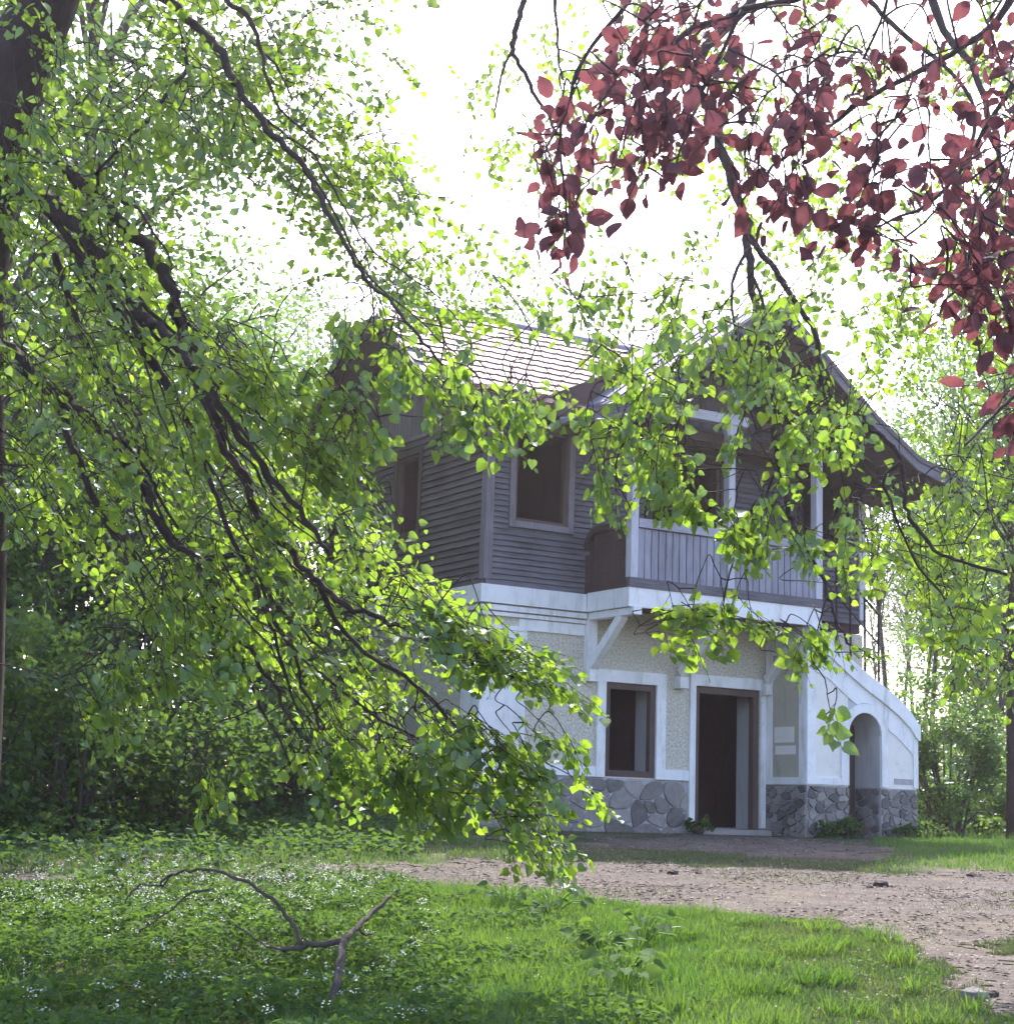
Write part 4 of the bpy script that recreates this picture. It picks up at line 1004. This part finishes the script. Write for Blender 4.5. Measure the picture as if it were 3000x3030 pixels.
protos = [make_tree('forest_tree', 13, 3.5, 3.3, DIAM, 9000, .15, M['forest'], M['bark2'], 11, .16, 80, .5),
          make_tree('forest_tree', 15, 6.0, 3.0, DIAM, 8000, .15, M['forest'], M['bark2'], 12, .15, 60, .55),
          make_tree('forest_tree', 10, 2.0, 2.8, DIAM, 9000, .13, M['forest'], M['bark2'], 13, .11, 80, .45),
          make_tree('forest_tree', 14, 7.5, 1.7, DIAM, 2600, .14, M['pale'], M['bark2'], 14, .10, 34, .45, .5)]
used = set()
SEQ = {}
def plant(k, x, y, s, label, group, rz=None, sz=None, cat='tree'):
    s3 = (s, s, sz or s); loc = (x, y, ground_at(x, y)); rz = random.uniform(0, 6.28) if rz is None else rz
    if k in used: copy_tree(protos[k], loc, rz, s3, label=label, cat=cat, group=group)
    else:
        used.add(k); o = protos[k]; o.location = loc; o.rotation_euler = (0, 0, rz); o.scale = s3; tag(o, label, cat, group)
GB, GR, GL, GT = 'trees rising behind the house', 'trees in the wood to the right of the house', 'shaded trees of the wood to the left of the house', 'thin trunks of the wood beyond the annex'
for xD, y, k, s in ((480, 44, 3, 1.0), (560, 52, 3, 1.15), (640, 47, 3, 1.05), (900, 50, 3, 1.15), (1000, 56, 3, 1.3), (1120, 52, 3, 1.05), (1230, 60, 3, 1.1)):
    plant(k, *at(xD, y), s, 'pale airy tree standing behind the roof of the house', GB)
for xD, y, k, s in ((-60, 22, 0, .85), (40, 27, 2, 1.0), (150, 31, 0, .8), (235, 25, 2, .95), (330, 34, 0, .85), (400, 29, 2, .9), (470, 36, 1, .75), (540, 33, 2, .95), (-120, 30, 1, .8), (90, 42, 0, .9), (280, 46, 0, .9), (430, 46, 0, .8)):
    plant(k, *at(xD, y), s, 'dark green tree in the shaded wood left of the house', GL)
for xD, y, k, s in ((1985, 31, 1, .8), (1850, 52, 0, .8), (1960, 46, 0, .9), (2080, 40, 0, 1.0), (2200, 36, 0, 1.0), (1900, 70, 0, 1.0), (1840, 60, 2, 1.1), (1990, 60, 2, 1.2)):
    plant(k, *at(xD, y), s, 'leafy tree in the wood right of the stair annex', GR)
for i in range(15):
    xD = 1655 + i * 21 + random.uniform(-6, 6); y = random.uniform(42, 74)
    plant(3, *at(xD, y), random.uniform(.7, 1.0), 'thin bare stemmed tree in the wood beyond the annex', GT)
for x_, y_, s_ in ((-6.6, 24, 1.15), (-9.5, 20, 1.0)):
    plant(1, x_, y_, s_, 'tall dark tree', GL)
# slim dark trunk near the right edge
st = make_tree('slim_tree', 9.5, 3.6, 2.4, DIAM, 5500, .11, M['forest'], M['bark'], 31, .085, 60, .4, .12)
x_, y_ = at(1900, 31); st.location = (x_, y_, ground_at(x_, y_)); tag(st, 'slim dark trunked tree at the right edge beside the lawn', 'tree')

# ------------------------------------------------------------------ shrubs
def shrub(name, label, x, y, rx, rz, n, lsz, mat, seed, group=None, cat='shrub', leaf=LINDEN, ncl=40, cs=.16):
    r = np.random.default_rng(seed); root = empty(name, (x, y, ground_at(x, y)), label=label, cat=cat, group=group)
    pos, ax, nr, sz, cl = crown_leaves(n, rx, rx, rz * .55, rz * .52, ncl, cs, lsz, seed)
    pos[:, 2] = np.maximum(pos[:, 2], .02)
    b = MB()
    for c in cl[:22]:
        g0 = np.array([r.normal(0, .12 * rx), r.normal(0, .12 * rx), -.1]); m_ = g0 * .4 + c * .6 + np.array([0, 0, .12 * rz])
        b.tube(smoothline([g0, m_, c], 3), list(np.linspace(.018 * rz / 2 + .006, .005, 7)), 5, False)
    b.build('stems', M['bark2'], root)
    link('foliage', leaf_mesh('foliage', leaf, pos, ax, nr, sz), mat, root); return root
GS = 'shrubs in deep shade left of the house'
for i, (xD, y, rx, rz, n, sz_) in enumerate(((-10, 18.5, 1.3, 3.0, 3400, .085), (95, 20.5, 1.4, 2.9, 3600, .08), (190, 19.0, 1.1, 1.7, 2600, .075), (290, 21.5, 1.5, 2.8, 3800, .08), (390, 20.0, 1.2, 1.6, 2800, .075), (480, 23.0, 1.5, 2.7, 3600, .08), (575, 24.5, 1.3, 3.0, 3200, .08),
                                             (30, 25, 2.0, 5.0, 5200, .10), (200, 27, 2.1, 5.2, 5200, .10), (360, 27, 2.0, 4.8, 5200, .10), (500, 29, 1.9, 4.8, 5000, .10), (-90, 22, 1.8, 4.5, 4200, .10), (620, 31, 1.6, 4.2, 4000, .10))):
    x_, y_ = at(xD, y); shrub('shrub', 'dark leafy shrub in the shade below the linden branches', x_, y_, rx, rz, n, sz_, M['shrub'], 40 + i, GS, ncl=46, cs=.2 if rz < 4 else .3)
x_, y_ = at(1780, 32); shrub('evergreen_shrub', 'dense dark green shrub right behind the stair annex', x_, y_, 1.25, 2.7, 13000, .085, M['forest'], 70, ncl=110, cs=.13, leaf=DIAM)
for i, (xD, y, rx, rz) in enumerate(((1845, 35, .9, 1.6), (1930, 37, 1.3, 2.2), (1880, 44, 1.5, 2.6), (1990, 33, 1.2, 2.0), (1760, 46, 1.6, 2.8), (1830, 55, 2, 3.2), (1960, 55, 2, 3.5), (2060, 48, 2, 3.0), (1700, 58, 2, 3.2))):
    x_, y_ = at(xD, y); shrub('shrub', 'light green shrub at the edge of the wood on the right', x_, y_, rx * 1.15, rz, 5200, .10, M['forest'], 80 + i, 'shrubs at the right edge of the wood', leaf=DIAM, cs=.22)
for i, (X, Y, rx, rz, n) in enumerate(((3.85, -.28, .22, .24, 160), (5.52, -.55, .12, .26, 80), (5.6, -1.28, .20, .26, 140), (6.05, -1.22, .22, .34, 200), (7.3, -1.25, .25, .24, 160), (7.85, -1.2, .28, .30, 200))):
    p = hw(X, Y); lab = ['low weeds at the foot of the wall left of the door', 'small weed in the corner right of the door', 'weeds at the left corner of the annex plinth', 'leafy weeds in front of the rubble plinth left of the arch', 'weeds under the right part of the annex plinth', 'grassy weeds at the right corner of the annex'][i]
    shrub('weeds', lab, p[0], p[1], rx, rz, n, .06, M['herb'], 100 + i, cat='weeds', ncl=14, cs=.05)

# ------------------------------------------------------------------ ground vegetation
def scatter(poly, n, fn=None, jag=.0):
    xs = [p[0] for p in poly]; ys = [p[1] for p in poly]; out = np.zeros((0, 2))
    while len(out) < n:
        q = np.stack([rng.uniform(min(xs), max(xs), 2 * n), rng.uniform(min(ys), max(ys), 2 * n)], 1)
        ok = inpoly(q[:, 0] + wob(q[:, 0], q[:, 1], jag), q[:, 1] + wob(q[:, 1], q[:, 0], jag), poly)
        if fn is not None: ok &= fn(q[:, 0], q[:, 1])
        out = np.vstack([out, q[ok]])
    return out[:n]
def GP_(pts): return [tuple(G(*q)[:2]) for q in pts]
def pnoise(x, y, s, seed=0):
    return (np.sin(x * s + seed) * np.cos(y * s * 1.3 + seed * 2) + np.sin(x * s * 2.1 - y * s * 1.7 + seed) * .6 + np.cos(x * s * .7 + y * s * 2.9) * .4) / 2
def blades(name, q, hgt, wid, mat, lean=.35, label=None, parent=None):
    n = len(q); pos = np.stack([q[:, 0], q[:, 1], h(q[:, 0], q[:, 1]) - .004], 1)
    a = rng.uniform(0, 6.283, n); ax = np.stack([np.cos(a) * lean * rng.random(n), np.sin(a) * lean * rng.random(n), np.ones(n)], 1)
    b = rng.uniform(0, 6.283, n); nr = np.stack([np.cos(b), np.sin(b), np.zeros(n)], 1)
    H_ = hgt * rng.uniform(.5, 1.35, n) if np.isscalar(hgt) else hgt
    return link(name, leaf_mesh(name, BLADE, pos, ax, nr, H_, np.full(n, wid) * rng.uniform(.7, 1.3, n)), mat, None, kind='stuff', label=label, cat=None)
near = GP_([(640, 1682), (900, 1694), (1100, 1704), (1300, 1722), (1450, 1740), (1560, 1746), (1640, 1757), (1710, 1792), (1765, 1836), (1835, 1886), (1900, 1960), (1960, 2030), (500, 2030), (560, 1800)])
q = scatter(near, 95000, lambda x, y: rng.random(x.shape) < .75 + .35 * pnoise(x, y, 2.2), .10)
dens = pnoise(q[:, 0], q[:, 1], 1.7, 3)
u_, v_, z_ = project(np.stack([q[:, 0], q[:, 1], h(q[:, 0], q[:, 1])], 1))
fade = np.clip((1750 - u_) / 700, .30, 1)
blades('grass', q, .115 * fade * (1 + .35 * dens) * rng.uniform(.5, 1.3, len(q)), .0085, M['grass'])
edge = GP_([(1250, 1716), (1450, 1736), (1570, 1742), (1650, 1752), (1740, 1792), (1800, 1840), (1910, 1930), (1990, 2030), (1500, 2030), (1400, 1850)])
blades('grass', scatter(edge, 24000, None, .14), .045, .007, M['dullgrass'], .6)
q = scatter(GP_([(1995, 1800), (2600, 1784), (2600, 2050), (2000, 2050)]), 22000, None, .1); blades('grass', q, .06, .009, M['grass'], .6)
rb = GP_([(1852, 1778), (1975, 1776), (1975, 1812), (1890, 1806), (1848, 1792)])
blades('grass', scatter(rb, 3000, None, .08), .045, .007, M['dullgrass'], .6)
inside_house = lambda x, y: ((x - HX) * math.cos(YAW) + (y - HY) * math.sin(YAW) > -.1) & ((x - HX) * math.cos(YAW) + (y - HY) * math.sin(YAW) < 7.9) & (-(x - HX) * math.sin(YAW) + (y - HY) * math.cos(YAW) > -.15) & (-(x - HX) * math.sin(YAW) + (y - HY) * math.cos(YAW) < 5.7)
stripy = GP_([(-60, 1664), (230, 1647), (480, 1637), (700, 1631), (1000, 1621), (1250, 1627), (1450, 1639), (1670, 1649), (2500, 1645)])
stripy = stripy + [(14, 24), (14, 30), (6, 30), (-6, 30), (-9, 24)]
q = scatter(stripy, 90000, lambda x, y: ~inside_house(x, y) & ~inpoly(x, y, door_poly) & ((rng.random(x.shape) < .5 + .6 * pnoise(x, y, 1.4, 1)) | (x > 5) | (x < -1)), .22)
u_, v_, z_ = project(np.stack([q[:, 0], q[:, 1], h(q[:, 0], q[:, 1])], 1))
bare = (u_ > 1050) & (u_ < 1650)
blades('grass', q[bare], .028, .006, M['dullgrass'], .7)
qb = scatter(GP_([(860, 1598), (1100, 1600), (1250, 1604), (1420, 1616), (1560, 1630), (1690, 1624), (1720, 1652), (1450, 1641), (1250, 1629), (1000, 1623), (840, 1626)]), 9000, lambda x, y: rng.random(x.shape) < .6 + .5 * pnoise(x, y, 2.0, 9), .2)
blades('grass', qb, .045, .008, M['dullgrass'], .7)
blades('grass', q[~bare], .075, .010, M['grass'], .5)
q = scatter([(6, 28), (30, 28), (34, 60), (8, 60)], 26000, lambda x, y: ~inside_house(x, y)); blades('grass', q, .16, .022, M['grass'], .6)
q = scatter([(-14, 26), (-2, 27), (-2, 40), (-20, 40)], 9000, lambda x, y: ~inside_house(x, y)); blades('grass', q, .16, .022, M['dullgrass'], .6)

# broad leaved ground cover (lower left) with little white flowers
def herbs(name, q, hmax, lsz, mat, seed, bias=.7):
    n = len(q); z = h(q[:, 0], q[:, 1]); hh = hmax * (.35 + .65 * np.clip(.5 + pnoise(q[:, 0], q[:, 1], 2.6, seed), 0, 1.2)) * rng.random(n) ** .55
    pos = np.stack([q[:, 0], q[:, 1], z + hh], 1); a = rng.uniform(0, 6.283, n)
    ax = np.stack([np.cos(a), np.sin(a), rng.normal(-.1, .35, n)], 1); nr = rng.normal(0, .4, (n, 3)) + (0, 0, bias)
    return link(name, leaf_mesh(name, LINDEN, pos, ax, nr, lsz * rng.uniform(.5, 1.25, n), lsz * .75 * rng.uniform(.5, 1.2, n)), mat, kind='stuff'), pos
cover = GP_([(-120, 1696), (120, 1688), (300, 1680), (500, 1674), (640, 1678), (760, 1690), (820, 1740), (860, 1830), (900, 2030), (-120, 2030)])
qc = scatter(cover, 34000, None, .12); _, hp = herbs('ground_cover', qc, .24, .046, M['herb'], 2)
blades('grass', scatter(cover, 7000, None, .1), .15, .008, M['herb'], .6)
low = GP_([(760, 1700), (900, 1706), (1050, 1730), (1150, 1800), (1250, 1900), (1300, 2030), (840, 2030), (800, 1850)])
herbs('ground_cover', scatter(low, 5200, lambda x, y: rng.random(x.shape) < .5 + .6 * pnoise(x, y, 3, 5), .15), .15, .05, M['herb'], 7)
farc = [tuple(p) for p in GP_([(-80, 1662), (200, 1646), (480, 1634), (640, 1628), (860, 1616)])] + [(-.9, 24), (-2.2, 27), (-10, 27), (-9, 20)]
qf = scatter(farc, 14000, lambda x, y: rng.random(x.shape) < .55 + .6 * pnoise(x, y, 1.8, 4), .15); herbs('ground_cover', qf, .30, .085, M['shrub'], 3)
def flowers(name, q, hz, lsz=.015, k=10):
    n = len(q); z = h(q[:, 0], q[:, 1]) + hz * rng.uniform(.75, 1.2, n); c = np.stack([q[:, 0], q[:, 1], z], 1)
    pos = np.repeat(c, k, 0) + rng.normal(0, .016, (n * k, 3)) * (1, 1, .5); ax = rng.normal(0, 1, (n * k, 3)) * (1, 1, .4); nr = rng.normal(0, .4, (n * k, 3)) + (0, 0, 1)
    link(name, leaf_mesh(name, DIAM, pos, ax, nr, np.full(n * k, lsz) * rng.uniform(.7, 1.3, n * k)), M['petal'], kind='stuff')
flowers('white_flowers', scatter(GP_([(-60, 1690), (420, 1682), (640, 1684), (760, 1720), (600, 1790), (-60, 1790)]), 330, None, .1), .26)
flowers('white_flowers', scatter(cover, 260, None, .1), .25)
flowers('white_flowers', scatter(near, 35, None, .1), .10, .014, 5)
flowers('white_flowers', scatter(farc, 90), .25)
qt = scatter(near, 9000, lambda x, y: pnoise(x, y, 4.3, 11) > .42, .1); blades('grass', qt, .135, .009, M['grass'], .8)
herbs('ground_cover', scatter(near, 2600, lambda x, y: pnoise(x, y, 3.1, 14) > .35, .1), .10, .034, M['herb'], 5)
# litter on the dirt
def litter(name, poly, n, sz_):
    q = scatter(poly, n, None, .15); nn = len(q); pos = np.stack([q[:, 0], q[:, 1], h(q[:, 0], q[:, 1]) + .018], 1)
    a = rng.uniform(0, 6.283, nn); ax = np.stack([np.cos(a), np.sin(a), rng.normal(0, .15, nn)], 1); nr = rng.normal(0, .3, (nn, 3)) + (0, 0, 1)
    link(name, leaf_mesh(name, DIAM, pos, ax, nr, sz_ * rng.uniform(.4, 1.6, nn)), M['litter'], kind='stuff')
litter('leaf_litter', path_poly, 12000, .020); litter('leaf_litter', door_poly, 700, .022); litter('leaf_litter', edge, 1100, .024); litter('leaf_litter', near, 500, .03)
litter('leaf_litter', GP_([(900, 1586), (1700, 1590), (1750, 1650), (900, 1625)]), 1500, .024)
def chips(poly, n):
    q = scatter(poly, n, lambda x, y: pnoise(x, y, 1.6, 6) > -.1, .15); nn = len(q); pos = np.stack([q[:, 0], q[:, 1], h(q[:, 0], q[:, 1]) + .02], 1)
    a = rng.normal(0, .6, nn); ax = np.stack([np.cos(a), np.sin(a), rng.normal(0, .1, nn)], 1); nr = rng.normal(0, .4, (nn, 3)) + (0, -.3, 1)
    link('bark_chips', leaf_mesh('bark_chips', DIAM, pos, ax, nr, .045 * rng.uniform(.3, 1.6, nn), .014 * rng.uniform(.6, 1.5, nn)), M['deadwood'], kind='stuff')
chips(path_poly, 4200)
blades('grass', scatter(path_poly, 5200, lambda x, y: pnoise(x, y, 1.1, 8) > .30, -.2), .035, .006, M['dullgrass'], .8)

# larger herbs in the sunny grass
def broad(label, xD, yD, n, lsz, seed):
    p = G(xD, yD); r = np.random.default_rng(seed); root = empty('broadleaf_plant', tuple(p), label=label, cat='plant', group=None)
    b = MB(); pos = []; ax = []; sz = []
    for i in range(n):
        a = r.uniform(0, 6.28); L = r.uniform(.05, .26); hh = r.uniform(.10, .26); e = np.array([math.cos(a) * L, math.sin(a) * L, hh])
        b.tube(smoothline([(0, 0, 0), e * .5 + (0, 0, .05), e], 3), [.004] * 7, 5, False); pos.append(e); ax.append((math.cos(a), math.sin(a), -.35 + r.normal(0, .2))); sz.append(lsz * r.uniform(.7, 1.2))
    b.build('stalks', M['linden'], root)
    V, T = LINDEN; me = mesh_np('leaf', V, T); me.materials.append(M['herb']); x, y, z = frames(np.array(ax), r.normal(0, .35, (n, 3)) + (0, -.25, 1))
    for i in range(n):
        o = link('leaf', me, None, root); s_ = sz[i]
        o.matrix_local = Matrix(((x[i][0] * s_, y[i][0] * s_, z[i][0] * s_, pos[i][0]), (x[i][1] * s_, y[i][1] * s_, z[i][1] * s_, pos[i][1]), (x[i][2] * s_, y[i][2] * s_, z[i][2] * s_, pos[i][2]), (0, 0, 0, 1)))
for i, (lab, xD, yD, n, ls) in enumerate((('bright broad leaved plant at the near edge of the path', 1040, 1738, 14, .10), ('broad leaved plant with pale leaves in the middle of the sunny grass', 1135, 1812, 15, .105), ('broad leaved plant at the left edge of the sunny grass', 955, 1730, 12, .09),
                                         ('smaller broad leaved plant right of the pale leaved one', 1215, 1790, 9, .09), ('yellow green maple seedling standing in the white flowers', 150, 1690, 11, .11), ('low yellow green seedling below the fallen branch', 540, 1690, 9, .10), ('dark broad leaved plant near the bottom edge below the path', 1180, 1880, 11, .10))):
    broad(lab, xD, yD, n + 9, ls * .85, 200 + i)

# ------------------------------------------------------------------ fallen branch
fb = empty('fallen_branch', label='bleached dead branch lying in the ground cover with an arching twig', cat='branch')
dG = lambda x, y, up=0: (lambda g: g + np.array([0, 0, up]))(G(x, y))
base = G(640, 1830); db = float((base - CAM) @ fwd) - 1.0
for i, (ln_, ra, rb_, da, db_) in enumerate((([(600, 1945), (622, 1898), (636, 1850), (642, 1808), (650, 1775), (672, 1752), (700, 1725), (738, 1692)], .026, .012, -.95, .3),
                                 ([(650, 1778), (600, 1784), (570, 1788), (530, 1792)], .022, .012, 0, .15),
                                 ([(572, 1786), (556, 1752), (540, 1728), (515, 1699), (480, 1674), (440, 1654), (400, 1643), (360, 1643), (325, 1650), (300, 1668), (268, 1670), (250, 1682), (235, 1702)], .013, .005, .1, .9),
                                 ([(325, 1650), (312, 1664), (303, 1676)], .008, .004, .75, .8), ([(570, 1790), (520, 1790), (488, 1778), (455, 1752), (430, 1740)], .009, .004, .1, .5),
                                 ([(400, 1680), (360, 1686), (330, 1712), (290, 1740), (262, 1764)], .008, .004, .8, .9), ([(585, 1895), (600, 1912), (622, 1932)], .010, .005, -.85, -.9), ([(672, 1752), (690, 1762), (712, 1760)], .010, .004, .1, .3))):
    pts = branch_pts(ln_, db + da, db + db_); pts = [p + rng.normal(0, .006, 3) for p in pts]
    MB().tube(pts, list(np.linspace(ra, rb_, len(pts))), 8).build('limb' if i < 2 else 'twig', M['deadwood'], fb)

# ------------------------------------------------------------------ clods and stones on the path
def rock(label, xD, yD, s, mat, seed, name='stone', flat=.55):
    p = G(xD, yD); r = np.random.default_rng(seed); b = MB(); nu, nv = 9, 6; V = []
    for j in range(nv + 1):
        for i in range(nu):
            t = math.pi * j / nv; f = 2 * math.pi * i / nu; d = np.array([math.sin(t) * math.cos(f), math.sin(t) * math.sin(f), math.cos(t) * flat])
            V.append(tuple(d * s * (1 + .28 * math.sin(d[0] * 4 + seed) * math.cos(d[1] * 5 - seed) + r.normal(0, .07))))
    b.v = V
    for j in range(nv):
        for i in range(nu): a = j * nu + i; c = j * nu + (i + 1) % nu; b.f.append((a, c, c + nu, a + nu))
    o = b.build(name, mat, None, label=label, cat='stone'); o.location = (p[0], p[1], p[2] + s * .25); return o
for i, (lab, xD, yD, s) in enumerate((('largest dark clod on the right part of the path', 1662, 1674, .075), ('small dark clod beside the largest clod', 1640, 1677, .035), ('dark stone at the far right of the path', 1832, 1655, .05), ('dark clod near the middle of the path', 1270, 1651, .055),
                                     ('small dark stone on the far edge of the path', 1405, 1628, .045), ('flat dark stone on the path below the door', 1318, 1650, .04), ('grey stone at the lower right corner beside the grass', 1838, 1886, .085), ('flat dark clod next to the grey corner stone', 1868, 1882, .05), ('pale pebble in the grass at the right', 1568, 1782, .03))):
    rock(lab, xD, yD, s, M['bark'] if i not in (6, 8) else (M['rubble'] if i == 6 else M['white']), 300 + i)
for i, (lab, xD, yD, s) in enumerate((('flat doorstep slab directly in front of the door', 1385, 1566, .42), ('low paving slab right of the doorstep', 1455, 1574, .30), ('low paving slab left of the doorstep', 1338, 1571, .22))):
    rock(lab, xD, yD, s, M['stone'], 320 + i, 'paving_slab', .12)

# ------------------------------------------------------------------ labels that tell the look-alikes apart, by where they stand
def nth(i, n):
    w_ = ['leftmost', 'second from the left', 'third from the left', 'fourth from the left', 'fifth from the left', 'sixth from the left', 'seventh from the left', 'eighth from the left', 'ninth from the left', 'tenth from the left']
    if i == n - 1 and n > 1: return 'rightmost'
    return w_[i] if i < len(w_) else ['eleventh', 'twelfth', 'thirteenth', 'fourteenth', 'fifteenth', 'sixteenth', 'seventeenth', 'eighteenth', 'nineteenth', 'twentieth'][i - 10] + ' from the left'
for grp, what in ((GB, 'of the pale airy trees behind the house roof'), (GL, 'of the dark trees in the shaded wood left of the house'), (GR, 'of the leafy trees in the wood right of the annex'),
                  (GT, 'of the thin stems in the wood beyond the annex'), (GS, 'of the dark shrubs left of the house'), ('shrubs at the right edge of the wood', 'of the light green shrubs by the wood on the right')):
    obs = [o for o in sc.objects if o.parent is None and o.get('group') == grp]
    obs.sort(key=lambda o: project(np.array(o.location))[0])
    for i, o in enumerate(obs): o['label'] = nth(i, len(obs)) + ' ' + what

# ------------------------------------------------------------------ light haze in the wood
hz = MB().box(-120, 120, -8, 150, -9, 22).build('haze', None, None, kind='stuff')
hm = bpy.data.materials.new('haze'); hm.use_nodes = True; ht = hm.node_tree; ht.nodes.clear()
ho = ht.nodes.new('ShaderNodeOutputMaterial'); pv = ht.nodes.new('ShaderNodeVolumePrincipled')
pv.inputs['Color'].default_value = (.90, .86, .92, 1); pv.inputs['Density'].default_value = .00065; pv.inputs['Anisotropy'].default_value = .72
ht.links.new(pv.outputs[0], ho.inputs['Volume']); hz.data.materials.append(hm)
